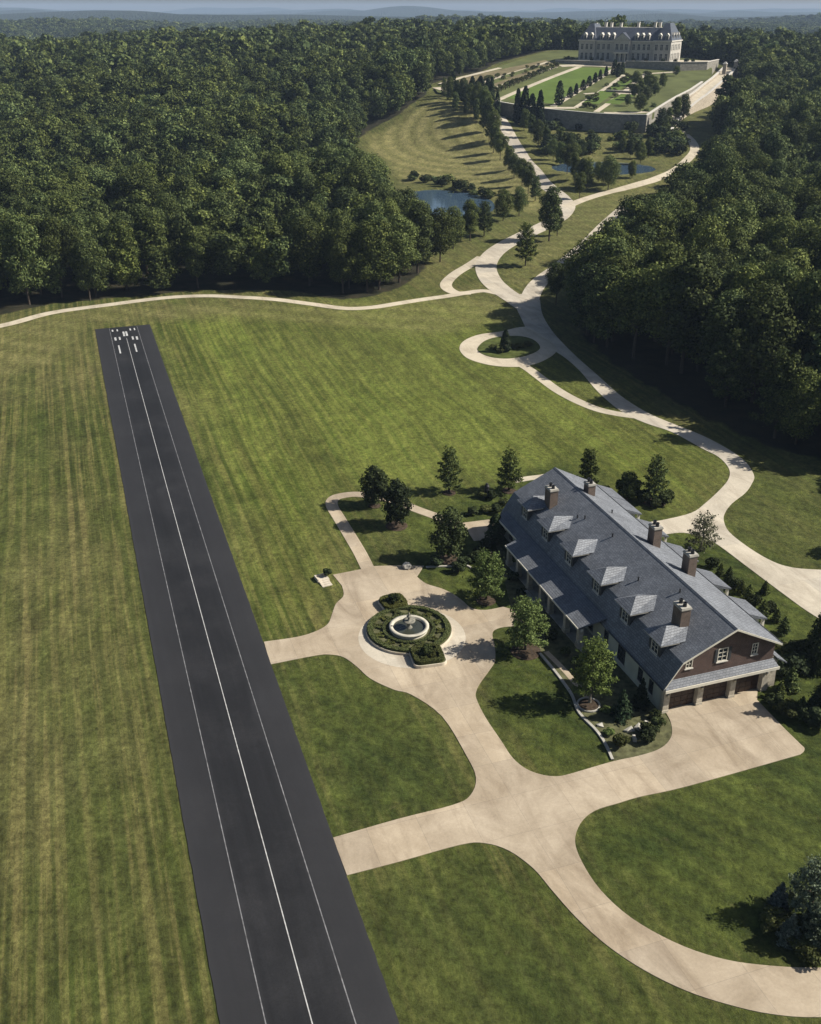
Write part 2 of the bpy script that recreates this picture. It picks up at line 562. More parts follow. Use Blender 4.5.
def masonry(name, c1, c2, mortar, bw, rh, ms=.012, bump=.5):
    m = Mat(name, .88, .2)
    u = m.uv()
    br = m.n("ShaderNodeTexBrick")
    m.put(br.inputs["Vector"], u)
    br.inputs["Scale"].default_value = 1.0
    br.inputs["Mortar Size"].default_value = ms
    br.inputs["Brick Width"].default_value = bw
    br.inputs["Row Height"].default_value = rh
    br.inputs["Color1"].default_value = (*c1, 1)
    br.inputs["Color2"].default_value = (*c2, 1)
    br.inputs["Mortar"].default_value = (*mortar, 1)
    f = m.noise(m.obj(), .7, 5, .65)
    c = m.mix(1.0, br.outputs["Color"], m.ramp(f, [(.25, .72), (.75, 1.25)]), 'MULTIPLY')
    m.color(c)
    m.bump(m.math('SUBTRACT', 1.0, br.outputs["Fac"]), bump, .03)
    return m.m
def slate(name, c1, c2, rough=.42):
    m = Mat(name, rough, .3)
    u = m.uv()
    br = m.n("ShaderNodeTexBrick")
    m.put(br.inputs["Vector"], u)
    br.inputs["Scale"].default_value = 1.0
    br.inputs["Mortar Size"].default_value = .02
    br.inputs["Brick Width"].default_value = .42
    br.inputs["Row Height"].default_value = .30
    br.inputs["Color1"].default_value = (*c1, 1)
    br.inputs["Color2"].default_value = (*c2, 1)
    br.inputs["Mortar"].default_value = (c1[0] * .4, c1[1] * .4, c1[2] * .4, 1)
    f = m.noise(m.obj(), .35, 5, .65)
    c = m.mix(1.0, br.outputs["Color"], m.ramp(f, [(.25, .75), (.75, 1.25)]), 'MULTIPLY')
    st = m.noise(m.mapping(u, sc=(1.2, .1, 1)), 1.0, 4, .7)
    c = m.mix(m.ramp(st, [(.55, 0.0), (.8, .3)]), c, (c2[0] * 1.5, c2[1] * 1.5, c2[2] * 1.5))
    m.color(c)
    sx = m.n("ShaderNodeSeparateXYZ")
    m.put(sx.inputs[0], u)
    saw = m.math('FRACT', m.math('MULTIPLY', sx.outputs[1], 1 / .30))
    m.bump(m.math('SUBTRACT', m.math('MULTIPLY', br.outputs["Fac"], -.4), saw), .5, .04)
    return m.m
def glass_dark(name, col=(.02, .025, .03)):
    m = Mat(name, .08, .6)
    m.color(m.mix(m.noise(m.obj(), .8, 2), col, tuple(c * 2.2 for c in col)))
    return m.m
def water_material():
    m = Mat("pond_water", .06, .5)
    m.color((.045, .075, .112))  # blue put into the base colour to stand for reflected sky
    m.bump(m.noise(m.pos(), .5, 3), .12, .05)
    return m.m

r0, r1 = at(95, 329), at(150, 325)
RUN_L = r0[0] * AX[0] + r0[1] * AX[1]
RUN_R = r1[0] * AX[0] + r1[1] * AX[1]
RUN_MID = (RUN_L + RUN_R) / 2
RUN_END = (r0[0] * AL[0] + r0[1] * AL[1] + r1[0] * AL[0] + r1[1] * AL[1]) / 2
def rw(s, l, z=0):
    return (AX[0] * s + AL[0] * l, AX[1] * s + AL[1] * l, z)

M_TURF = ground_material()
M_CONC = concrete_material("drive_concrete", (.285, .230, .165), (.430, .360, .272))
M_ROAD = concrete_material("road_concrete", (.36, .32, .26), (.50, .45, .37), 6.0, .85)
M_PALE = concrete_material("pale_paving", (.46, .40, .32), (.60, .54, .44), 1.6, .9)
M_GRAV = concrete_material("gravel_path", (.40, .35, .27), (.52, .46, .36), 90.0, 1.0)
M_ASPH = asphalt_material()
def paint_material():
    m = Mat("white_paint", .7, .3)
    f = m.noise(m.pos(), 1.5, 5, .75)
    m.color(m.mix(m.ramp(f, [(.3, 0.0), (.75, .75)]), (.52, .52, .51), (.10, .10, .10)))
    return m.m
M_PAINT = paint_material()
M_PAINT2 = plain("faded_paint", (.16, .16, .165), .8, .2, .5, 1.2)
M_OAK = leaf_material("oak_leaves", (.026, .038, .014), (.058, .078, .025), (.155, .178, .056), .17, (.105, .122, .036))
M_LAWN = leaf_material("maple_leaves", (.058, .088, .026), (.098, .136, .042), (.155, .195, .070), .3, (.12, .15, .055))
M_DARK = leaf_material("dark_leaves", (.018, .026, .011), (.032, .044, .017), (.058, .07, .028), .12, (.05, .055, .02))
M_CONIF = leaf_material("conifer_needles", (.010, .020, .009), (.022, .036, .015), (.045, .06, .026), .08, (.04, .05, .02))
M_BLUE = leaf_material("blue_spruce_needles", (.04, .055, .05), (.085, .11, .105), (.15, .18, .17), .08, (.11, .13, .12))
M_BRONZE = leaf_material("bronze_leaves", (.036, .038, .018), (.075, .074, .038), (.125, .118, .065), .2, (.10, .09, .05))
M_HEDGE = leaf_material("box_leaves", (.045, .054, .018), (.075, .085, .028), (.11, .12, .042), .1)
M_BARK = plain("bark", (.07, .055, .042), .95, .1, .4, 3)
M_WOOD_PALE = plain("pale_bark", (.16, .145, .12), .95, .1, .4, 3)
M_MULCH = plain("mulch", (.055, .040, .028), .98, .1, .5, 2.5)
M_BED = plain("bed_soil", (.085, .085, .042), .98, .1, .5, 1.2)
M_SLATE = slate("slate_roof", (.125, .133, .150), (.180, .190, .210), .6)
M_METAL = slate("slate_porch", (.110, .117, .133), (.150, .158, .176), .6)
M_LIME = masonry("limestone", (.50, .45, .36), (.40, .35, .27), (.34, .31, .26), .5, .26)
M_STUC = plain("cream_stucco", (.44, .45, .38), .9, .2, .12, .8)
M_TRIM = plain("cream_trim", (.60, .56, .47), .7, .3, .1, 1)
M_BRICK = masonry("red_brick", (.092, .052, .042), (.068, .042, .035), (.17, .14, .12), .22, .075, .01)
M_CHIM = masonry("chimney_brick", (.150, .105, .080), (.100, .074, .060), (.20, .17, .14), .22, .075, .01)
M_DOOR = plain("walnut_door", (.040, .022, .016), .5, .4, .35, 2)
M_GLASS = glass_dark("window_glass")
M_DTRIM = plain("dark_trim", (.045, .048, .052), .6, .3, .2, 2)
M_CAP = plain("stone_cap", (.48, .45, .40), .85, .2, .15, 1)
M_IRON = plain("dark_iron", (.02, .02, .022), .5, .4, .2, 3)
M_STONE = plain("grey_stone", (.34, .32, .28), .9, .2, .25, .8)
M_WALL = masonry("retaining_stone", (.27, .25, .21), (.20, .185, .16), (.15, .14, .12), 1.1, .55, .03, .8)
M_WATER = water_material()
M_CHAT = masonry("chateau_stone", (.41, .385, .345), (.36, .34, .305), (.32, .30, .27), 1.2, .6, .02, .3)
M_CROOF = slate("chateau_slate", (.055, .062, .080), (.080, .088, .108), .4)
M_LANT = plain("lantern_glass", (.5, .45, .33), .3, .4, .1, 2)

# ------------------------------------------------------------------ ground
def px_poly(pts, f=gp):
    return [f(*p) for p in pts]
CLEAR_PX = [(-260, 345), (-120, 330), (0, 319), (60, 306), (140, 299), (200, 293), (290, 294), (330, 303), (372, 301), (410, 290), (430, 276), (440, 264),
            (430, 258), (422, 250), (402, 230), (385, 214), (366, 196), (354, 180), (350, 164), (362, 142), (376, 130), (405, 114), (432, 95), (437, 84)]
CLEAR_PL = [(455, 76), (500, 62), (560, 46), (640, 52), (705, 57), (738, 62), (744, 80), (738, 98)]
CLEAR_PX2 = [(724, 116), (712, 134), (716, 152), (718, 166), (708, 190), (672, 220), (634, 238), (616, 256), (605, 281), (587, 304), (567, 324), (572, 342), (612, 374),
             (650, 398), (700, 425), (760, 452), (821, 468), (950, 500), (1150, 560)]
CLEAR = px_poly(CLEAR_PX) + [at_plane(*p)[:2] for p in CLEAR_PL] + px_poly(CLEAR_PX2) + [(200, -150), (-200, -150)]
DRY = px_poly([(366, 146), (376, 134), (405, 117), (436, 98), (470, 104), (500, 122), (512, 150), (530, 178), (548, 198), (545, 214), (500, 205), (470, 186), (430, 180), (404, 184), (385, 160)])
LUSH_PX = [[(400, 570), (417, 578), (470, 608), (490, 640), (474, 690), (512, 760), (560, 778), (670, 745), (800, 740), (830, 600), (745, 545), (690, 530), (560, 460), (400, 520)],
           [(660, 790), (575, 825), (585, 865), (640, 925), (760, 968), (900, 975), (1200, 900), (1200, 640), (821, 620), (790, 720)],
           [(728, 480), (724, 520), (760, 558), (821, 572), (1200, 600), (1200, 500), (821, 470), (757, 470)],
           [(275, 664), (330, 655), (420, 702), (476, 780), (450, 806), (338, 836)],
           [(352, 874), (480, 845), (545, 890), (640, 970), (760, 1016), (760, 1200), (430, 1200)],
           [(330, 500), (362, 568), (440, 566), (500, 530), (460, 515), (410, 505)]]
LUSH_W = [1.0, 1.0, .6, .85, .75, .55]  # lower-left lawns weighted up to carry the vignette darkening too
MID = px_poly([(500, 125), (540, 122), (640, 124), (712, 134), (716, 160), (640, 200), (610, 225), (560, 268), (530, 290), (505, 280), (500, 262), (540, 232), (566, 212), (552, 196), (520, 150)])
MID2 = px_poly([(372, 303), (440, 292), (447, 280), (480, 255), (545, 222), (530, 214), (480, 230), (440, 262)])
def build_ground():
    ny, nx = GZ.shape
    v = np.stack([GXX, GYY, GZ], -1).reshape(-1, 3)
    idx = np.arange(ny * nx).reshape(ny, nx)
    q = np.stack([idx[:-1, :-1], idx[:-1, 1:], idx[1:, 1:], idx[1:, :-1]], -1).reshape(-1, 4)
    me = bpy.data.meshes.new("ground")
    me.vertices.add(len(v)); me.vertices.foreach_set("co", v.ravel())
    me.loops.add(q.size); me.loops.foreach_set("vertex_index", q.ravel())
    me.polygons.add(len(q)); me.polygons.foreach_set("loop_start", np.arange(0, q.size, 4))
    me.update()
    X, Y = v[:, 0], v[:, 1]
    near = (np.abs(X) < 600) & (Y < 900)
    dcl = np.full(len(v), 50.0); dcl[near] = poly_dist(X[near], Y[near], CLEAR)
    def put(name, a):
        me.attributes.new(name, 'FLOAT', 'POINT').data.foreach_set("value", a.astype(np.float32))
    put("woods", smooth(.5, 6.5, dcl))
    put("far_woods", smooth(2300, 3300, Y))
    dd = np.zeros(len(v)); dd[near] = smooth(3, -5, poly_dist(X[near], Y[near], DRY))
    TOP = [at(*q_) for q_ in ((-150, 350), (0, 328), (100, 306), (300, 304), (500, 298), (522, 318), (430, 335), (300, 322), (200, 318), (90, 322), (60, 360), (-150, 420))]
    for q_, wq in ((MID, .34), (MID2, .15), (TOP, .45)): dd[near] = np.maximum(dd[near], wq * smooth(4, -4, poly_dist(X[near], Y[near], q_)))
    put("dry", dd)
    lu = np.zeros(len(v))
    n2 = (np.abs(X) < 300) & (Y < 300)
    for p, wgt in zip(LUSH_PX, LUSH_W):
        pp = [at(*q_) for q_ in p]
        lu[n2] = np.maximum(lu[n2], wgt * smooth(1.5, -1.5, poly_dist(X[n2], Y[n2], pp)))
    put("lush", lu)
    fr = np.zeros(len(v)); n3 = (np.abs(X) < 300) & (Y < 330)
    fr[n3] = smooth(6, -8, poly_dist(X[n3], Y[n3], [at(*q_) for q_ in ((155, 322), (300, 300), (480, 300), (560, 370), (660, 430), (735, 470), (660, 525), (560, 480), (400, 490), (330, 500), (335, 600), (272, 632))]))
    put("fresh", fr)
    me.materials.append(M_TURF)
    me.polygons.foreach_set("use_smooth", np.ones(len(q), bool))
    o = bpy.data.objects.new("ground", me)
    COL.objects.link(o)
    return tag(o, kind="structure")
build_ground()

# ------------------------------------------------------------------ runway
mb = MB()
rj = random.Random(3)
edge = [rw(RUN_R + rj.gauss(0, .02), l) for l in np.arange(-30, RUN_END, .9)] + [rw(RUN_R, RUN_END)]
edge += [rw(x_, RUN_END + rj.gauss(0, .04)) for x_ in np.arange(RUN_R - .8, RUN_L, -.8)] + [rw(RUN_L, RUN_END)]
edge += [rw(RUN_L + rj.gauss(0, .02), l) for l in np.arange(RUN_END - .9, -30, -.9)]
mb.sheet(edge, .06, .12)
tag(mb.build("runway", M_ASPH), kind="structure")
def mark(s0, s1, l0, l1, m, z=.066):
    m.sheet([rw(s0, l0), rw(s1, l0), rw(s1, l1), rw(s0, l1)], z)
def sl(px, py):
    p = at(px, py)
    return p[0] * AX[0] + p[1] * AX[1], p[0] * AL[0] + p[1] * AL[1]
RE = RUN_END
mk = MB()
for (x, y, wd, ln) in ((112.6, 331, .5, 2.0), (117.3, 330.6, .4, 2.0), (130.3, 329.7, .45, 2.2), (134.5, 329.3, .4, 2.4),
                       (115.5, 339.2, .6, 3.2), (119.8, 338.6, .5, 3.0), (132.8, 338.2, .55, 3.3), (137.0, 338.2, .6, 3.3),
                       (119.6, 349.6, .45, 8.0), (135.7, 348, .45, 8.0)):
    s, l = sl(x, y)
    mark(s - wd * .38, s + wd * .38, l - ln * .4, l + ln * .4, mk)
s, l = sl(125.3, 334.2)
mark(s - .55, s - .1, l - 1.8, l + 2.2, mk); mark(s + .1, s + .55, l - 1.8, l + 2.2, mk)
c0, c1 = sl(127, 340), sl(310, 1015)
cs = (c0[0] + c1[0]) / 2
mark(cs - .045, cs + .045, -30, sl(126, 338.5)[1], mk)
tag(mk.build("runway_marking", M_PAINT), kind="structure")
ed = MB()
for p, q in (((110, 335), (265, 1010)), ((141, 340), (352, 1010))):
    a, b = sl(*p), sl(*q)
    e = (a[0] + b[0]) / 2
    mark(e - .045, e + .045, -30, RE - .5, ed)
tag(ed.build("runway_edge_line", M_PAINT2), kind="structure")

# ------------------------------------------------------------------ drives, roads and paths
DRIVE = [(264, 642), (264, 642), (298, 637), (317, 631), (328, 624), (332, 614.5), (336, 604), (343.5, 596), (342, 586), (342, 586), (333, 575), (333, 575), (361, 569.5), (361, 569.5),
         (374, 566.5), (400, 565.7), (424, 566), (424, 566), (417, 577), (417, 577), (426.3, 583.9), (442.4, 589), (454, 594.8), (463, 601.4), (468.7, 606.5), (476, 609.6), (487.7, 610), (503, 607), (503, 607),
         (516, 612), (524, 626), (524, 626), (507, 627), (497, 629), (492.4, 634), (495, 648.4), (495, 661), (489.8, 670), (480.4, 683), (476.4, 691), (476.4, 699), (485.7, 718), (501.8, 742), (512.5, 758), (526, 769),
         (542, 775), (558, 776.5), (574, 773), (611.7, 762), (639, 756), (657.7, 750), (668, 742.3), (672, 733), (670.5, 721.9), (665.3, 712), (665.3, 712), (664, 704), (664, 704), (758, 683), (758, 683), (757, 700), (757, 700),
         (780.7, 725), (800, 744), (804.5, 749), (801, 754), (788.6, 758), (686, 786.8), (640, 797), (618, 803.5), (594.6, 811), (580.5, 823.4), (575, 841.7), (582.4, 863), (600.7, 890.5), (631, 918), (674, 942.4),
         (716.7, 957.7), (759.4, 965), (821, 968), (900, 962), (990, 945), (990, 945), (1010, 990), (1010, 990), (920, 1012), (821, 1017.5), (771.6, 1014.4), (728.9, 1005), (686, 991), (643.4, 970), (606.8, 945.5), (576.3, 918), (551.9, 890.5), (533.6, 869), (509, 851),
         (484.8, 843.5), (460.4, 845), (399.3, 861.9), (347, 875.5), (347, 875.5), (333, 838), (333, 838), (399, 819), (452, 805.5), (470, 796), (476, 778), (466.5, 756), (442, 716.6), (411.5, 695), (394, 690), (370.6, 679),
         (357, 667), (343.8, 657.6), (330, 654.9), (314, 656), (270.5, 664.6), (270.5, 664.6)]
def px_shape(pts, closed=True, sub=5):
    return crom([at(*p) for p in pts], closed, sub)
drive = MB().sheet(px_shape(DRIVE, sub=4), .055, .12)
tag(drive.build("driveway", M_CONC), kind="structure")
ROAD = [(540, 300), (540, 300), (542.3, 314), (549.6, 327.4), (559.4, 339.6), (576.4, 356.7), (598.3, 376), (620.3, 395.6), (645, 411.5), (667, 421.5), (702, 435.5), (729, 449.8), (745.4, 462), (754, 475.4), (752, 483.4), (745.4, 492.9), (731.9, 503.6), (725, 513),
        (723.8, 521), (729, 532), (745.4, 545.4), (766.9, 558.8), (788.4, 566.9), (821, 570), (920, 573), (920, 573), (940, 690), (940, 690), (821, 620), (788.4, 597.8), (750.7, 569.6), (718.4, 545.4), (702, 537), (683.4, 533), (664.6, 534.6), (630, 540), (630, 540), (628, 526), (628, 526),
        (648, 522.5), (664.6, 519.8), (691.5, 513), (705, 503.6), (721, 488.8), (729, 478), (728.5, 468), (718.4, 457), (702, 448.5), (672.7, 432.5), (645, 423), (622, 412), (598, 392), (580, 371), (564, 357), (546, 346), (530, 336), (523, 322), (516, 308), (510, 301), (510, 301), (521, 294), (521, 294)]
tag(MB().sheet(px_shape(ROAD, sub=4), .05, .12).build("road", M_ROAD), kind="structure")
def gstrip(name, pts, width, mat, off, cross=3, sub=8, f=gp, zf=hgt):
    P = crom([f(*p)[:2] for p in pts], False, sub)
    o = MB().strip(P, width, zf, off, cross).build(name, mat, smooth=False)
    return tag(o, kind="structure")
gstrip("avenue", [(499, 116), (504, 124), (511, 138), (523, 158), (538, 177), (552, 190), (562, 198), (567, 206), (561, 216), (546, 225), (527, 234), (507, 244), (493, 254), (486, 266), (490, 279), (501, 290), (516, 300), (528, 308)], 6.4, M_ROAD, .09)
gstrip("side_road", [(630, 204), (618, 214), (606, 225), (596, 235), (578, 252), (558, 268), (543, 279), (533, 291), (528, 308), (533, 318)], 5.2, M_ROAD, .082)
gstrip("woodland_path", [(-160, 352), (-80, 338), (0, 326), (51, 313), (110, 304.7), (164, 298), (204, 296), (234, 297), (274, 299.5), (310, 304), (345, 308.5), (372, 307.5), (395, 304), (420, 300), (445, 296.5), (466, 293), (484, 291), (500, 294)], 3.0, M_GRAV, .065)
gstrip("link_path", [(482, 257), (470, 265), (456, 273.5), (447, 282), (447, 288), (456, 293), (470, 293)], 3.4, M_GRAV, .074)
gstrip("pond_path", [(566, 207), (580, 201), (592, 197), (606, 193), (622, 189), (640, 184), (656, 179), (672, 172), (684, 163), (694, 152), (693, 143), (684, 134), (672, 127), (660, 120)], 4.2, M_GRAV, .12)
gstrip("lodge_path", [(368, 569), (360, 553), (350, 536), (339, 518), (332, 506), (333, 499.5), (341, 496), (358, 494.5), (382, 498), (400, 503), (418, 510), (436, 516.5), (450, 522), (462, 527)], 1.9, M_CONC, .045)
gstrip("cut_path", [(517, 363), (527, 368), (538, 376), (557, 390), (577, 401), (598, 409.5), (618, 414), (640, 417)], 2.4, M_GRAV, .042)
gstrip("back_path", [(514, 481), (528, 478.5), (546, 476), (562, 471)], 1.6, M_GRAV, .04)
# turning loop with its grass island
ring = px_shape([(459.5, 349), (464, 341), (479, 334.8), (501, 331.6), (524, 327), (540, 334), (553, 343), (556, 352), (543, 361), (525, 366.4), (503, 366.8), (484, 364), (466.8, 358)])
tag(MB().sheet(ring, .058, .1).build("turning_loop", M_GRAV), kind="structure")
isl = px_shape([(477.5, 349), (483, 342.5), (492, 338.6), (503, 336.8), (520, 336.6), (533, 340), (540, 347), (536, 352), (524, 356.5), (508, 358.8), (492, 357.5), (481, 353.5)])
M_ISL = plain("island_grass", (.062, .074, .020), .95, .1, .4, .6)
tag(MB().sheet(isl, .14, .12).build("grass_island", M_ISL), kind="structure")
tag(MB().sheet(px_shape([(462, 523), (462, 523), (494, 519), (494, 519), (503, 531), (503, 531), (500, 539), (500, 539), (474, 541), (474, 541)], sub=2), .04, .1).build("patio", M_CONC), kind="structure")
# pale paving ring round the fountain
fc = at(408.5, 632)
pr = at(412, 637)
tag(MB().sheet([(pr[0] + 6.7 * math.cos(a), pr[1] + 6.7 * math.sin(a)) for a in np.linspace(0, 2 * math.pi, 64, endpoint=False)], .062, .0).build("paving_ring", M_ROAD), kind="structure")
# mulch bed between lawn, garage and drive
BEDP = [(541, 655), (541, 655), (555, 672), (571, 694), (579, 713), (596, 731), (605, 744), (613, 761), (613, 761), (639, 756), (657.7, 749.5), (668, 742), (671.5, 733), (670, 722), (663, 712), (663, 712), (655, 700), (600, 650), (555, 606), (520, 575), (500, 545), (496, 545), (500, 560), (512, 610), (524, 628), (524, 628), (538, 645)]
tag(MB().sheet(px_shape(BEDP, sub=3), .035, .06).build("planting_bed", M_BED), kind="structure")
gstrip("stone_edging", [(540, 654), (555, 672), (571, 694), (579, 713), (596, 731), (605, 744), (612.5, 760.5)], .3, M_STONE, .18, cross=1)
gstrip("front_walk", [(546, 652), (562, 668), (576, 684), (588, 698)], .7, M_CONC, .06, cross=1)
for p_, l_ in ((POND_L, "lower pond"), (POND_R, "upper pond")):
    c, ra, rb, lev, an = p_
    o = MB().sheet([(c[0] + 1.06 * (ra * math.cos(a) * math.cos(an) - rb * math.sin(a) * math.sin(an)), c[1] + 1.06 * (ra * math.cos(a) * math.sin(an) + rb * math.sin(a) * math.cos(an))) for a in np.linspace(0, 6.283, 48, endpoint=False)], lev - .1).build("pond_water", M_WATER)
    tag(o, kind="structure")

# ------------------------------------------------------------------ the lodge with its garages
LO = at(660.6, 713)
lodge = empty("lodge_house", (LO[0], LO[1], 0), A0)
tag(lodge, "long grey slate roofed lodge with six dormers and three brown garage doors", "house")
W, L, EV, KZ, RX, RZ = 14.0, 44.5, 3.9, 6.7, 8.0, 9.75
KA = 1.6
def roof_z(a):
    if a < KA: return EV - .25 + (a + .35) * (KZ - EV + .25) / (KA + .35)
    if a <= RX: return KZ + (a - KA) * (RZ - KZ) / (RX - KA)
    return RZ - (a - RX) * (RZ - KZ) / (W - RX)
# masonry body: garage opening zone at the front is left as a recess behind piers
DOORS = [(.95, 4.35), (5.2, 8.6), (9.45, 12.85)]
def wall_with_openings(mb, u0, u1, z0, z1, ops, put):
    """rectangular wall split round openings (u0,u1,z0,z1); put(u0,u1,z0,z1) adds one piece"""
    us = sorted({u0, u1, *[o[0] for o in ops], *[o[1] for o in ops]})
    for a, b in zip(us[:-1], us[1:]):
        cuts = sorted([(o[2], o[3]) for o in ops if o[0] <= a + 1e-6 and o[1] >= b - 1e-6])
        z = z0
        for c, d in cuts:
            if c > z + 1e-6: put(a, b, z, c)
            z = d
        if z < z1 - 1e-6: put(a, b, z, z1)
T = .4
LWIN = [(2.0, 2.9, 1.0, 2.75), (4.3, 5.3, .95, 2.75), (8.3, 10.0, .8, 3.0), (12.4, 13.4, .95, 2.8)] + [(b, b + 1.3, .6, 2.8) for b in (16.2, 19.6, 23.2, 30.0, 33.4, 37.0, 41.0)]
LDOOR = (26.3, 28.2, .05, 2.9)
mb = MB()
wall_with_openings(mb, T, L - T, -.2, EV - .05, LWIN + [LDOOR], lambda u0, u1, z0, z1: mb.box(0, T, u0, u1, z0, z1))
mb.build("side_wall", M_STUC, lodge)
BAYS = [6.2 + 7.3 * k for k in range(5)] + [40.0]
mb = MB()
mb.box(W - T, W, T, L - T, -.2, KZ - .32)
mb.build("rear_wall", M_STUC, lodge)
mb = MB()
mb.prism_y([(0, -.2), (W, -.2), (W, KZ - .3), (RX, RZ - .25), (KA, KZ - .25), (.1, EV - .05)], L - T, L)
mb.build("end_wall", M_BRICK, lodge)
# front: limestone piers and lintel
mb = MB()
wall_with_openings(mb, 0, W, -.2, 3.62, [(d0, d1, -.2, 3.05) for d0, d1 in DOORS], lambda u0, u1, z0, z1: mb.box(u0, u1, 0, .55, z0, z1))
for u in (.08, 4.42, 8.67, 12.95):
    mb.box(u, u + .72, -.14, -.002, -.2, 3.5)
    mb.box(u - .06, u + .78, -.2, -.003, -.2, .35)
mb.build("stone_front", M_LIME, lodge)
# gable brick with three windows
GWIN = [(2.45, 3.3, 5.35, 6.85), (6.45, 7.75, 5.35, 7.1), (10.9, 11.7, 5.35, 6.85)]
mb = MB()
prof = lambda a: max(EV, roof_z(max(a, .35)) - .32)
us = sorted({.3, KA, RX, W - .003, *[x for g in GWIN for x in g[:2]]})
for a, b in zip(us[:-1], us[1:]):
    g = [q for q in GWIN if q[0] <= a + 1e-6 and q[1] >= b - 1e-6]
    za, zb = prof(a), prof(b)
    def wedge(z0, t0, t1):
        mb.add([(a, .1, z0), (b, .1, z0), (b, .5, z0), (a, .5, z0), (a, .1, t0), (b, .1, t1), (b, .5, t1), (a, .5, t0)], [(3, 2, 1, 0), (4, 5, 6, 7), (0, 1, 5, 4), (1, 2, 6, 5), (2, 3, 7, 6), (3, 0, 4, 7)])
    if g:
        mb.box(a, b, .1, .5, 3.622, g[0][2]); wedge(g[0][3], za, zb)
    else:
        wedge(3.622, za, zb)
mb.build("gable_wall", M_BRICK, lodge)
def window(parent, name, place, w_, h_, bars=(1, 2), mat=None, shutters=False, arch=False):
    """place(u,v,d): u across, v up, d outward -> local point.  frame, pane, sill"""
    fm, t = MB(), .09
    def bx(m, u0, u1, v0, v1, d0, d1):
        P = [place(u, v, d) for v in (v0, v1) for u, d in ((u0, d1), (u1, d1), (u1, d0), (u0, d0))]
        m.add(P, [(3, 2, 1, 0), (4, 5, 6, 7), (0, 1, 5, 4), (1, 2, 6, 5), (2, 3, 7, 6), (3, 0, 4, 7)])
    bx(fm, 0, t, 0, h_, -.12, .03); bx(fm, w_ - t, w_, 0, h_, -.12, .03)
    bx(fm, t, w_ - t, 0, t, -.12, .03); bx(fm, t, w_ - t, h_ - t, h_, -.12, .03)
    for i in range(1, bars[0] + 1):
        x = t + (w_ - 2 * t) * i / (bars[0] + 1)
        bx(fm, x - .025, x + .025, t, h_ - t, -.10, .0)
    for i in range(1, bars[1] + 1):
        z = t + (h_ - 2 * t) * i / (bars[1] + 1)
        bx(fm, t, w_ - t, z - .02, z + .02, -.095, -.005)
    f = fm.build(name, mat or M_TRIM, parent)
    pm = MB(); bx(pm, t, w_ - t, t, h_ - t, -.09, -.06)
    pm.build("pane", M_GLASS, f)
    sm = MB(); bx(sm, -.12, w_ + .12, -.12, -.003, -.1, .12)
    sm.build("sill", M_CAP, f)
    if shutters:
        for u0 in (-.42, w_ + .06):
            sh = MB(); bx(sh, u0, u0 + .36, 0, h_, .0, .05)
            for k in range(9): bx(sh, u0 + .05, u0 + .31, .1 + k * h_ / 10, .1 + k * h_ / 10 + .08, .05, .07)
            sh.build("shutter", M_DTRIM, f)
    return f
for i, (u0, u1, z0, z1) in enumerate(GWIN):
    window(lodge, "window", (lambda u, v, d, u0=u0, z0=z0: (u0 + u, .1 - d, z0 + v)), u1 - u0, z1 - z0, (1, 2), None, i == 1)
for (b0, b1, z0, z1) in LWIN:
    window(lodge, "window", (lambda u, v, d, b0=b0, b1=b1, z0=z0: (-d, b1 - u, z0 + v)), b1 - b0, z1 - z0, (1, 2), M_DTRIM)
dm = MB().box(.08, .2, LDOOR[0], LDOOR[1], .05, 2.9)
for k in range(2):
    for j in range(3):
        dm.box(.05, .081, LDOOR[0] + .12 + k * .95, LDOOR[0] + .85 + k * .95, .2 + j * .9, .95 + j * .9)
ed_ = dm.build("entrance_door", M_DOOR, lodge)
MB().lathe((.03, LDOOR[0] + .9, 1.05), [(0, 0), (.05, .03), (.05, .09), (0, .12)], 8).build("handle", M_IRON, ed_)
for d0, d1 in DOORS:
    mb = MB().box(d0, d1, .42, .5, 0, 3.05)
    n = 4
    for j in range(4):
        for k in range(n):
            w_ = (d1 - d0 - .1) / n
            mb.box(d0 + .08 + k * w_, d0 + k * w_ + w_, .385, .421, .1 + j * .74, .1 + j * .74 + .62)
    mb.build("garage_door", M_DOOR, lodge)
# pent roof above the doors with pale fascia
mb = MB()
mb.add([(-.3, -.85, 3.63), (W + .3, -.85, 3.63), (W + .1, .098, 4.2), (-.1, .098, 4.2), (-.3, -.85, 3.53), (W + .3, -.85, 3.53), (W + .1, .098, 3.63), (-.1, .098, 3.63)],
       [(0, 1, 2, 3), (7, 6, 5, 4), (4, 5, 1, 0), (5, 6, 2, 1), (7, 4, 0, 3)])
pr_ = mb.build("pent_roof", M_METAL, lodge)
MB().box(-.35, W + .35, -.93, -.853, 3.3, 3.66).build("fascia", M_TRIM, pr_)
for u in (.44, 4.78, 9.03, 13.31):
    mb = MB()
    mb.frustum((u - .07, u + .07, -.34, -.20), 2.25, (u - .11, u + .11, -.38, -.16), 2.62)
    o = mb.build("lantern", M_LANT, lodge)
    k = MB().frustum((u - .15, u + .15, -.42, -.142), 2.622, (u - .03, u + .03, -.29, -.25), 2.78)
    k.build("lantern_cap", M_IRON, o)
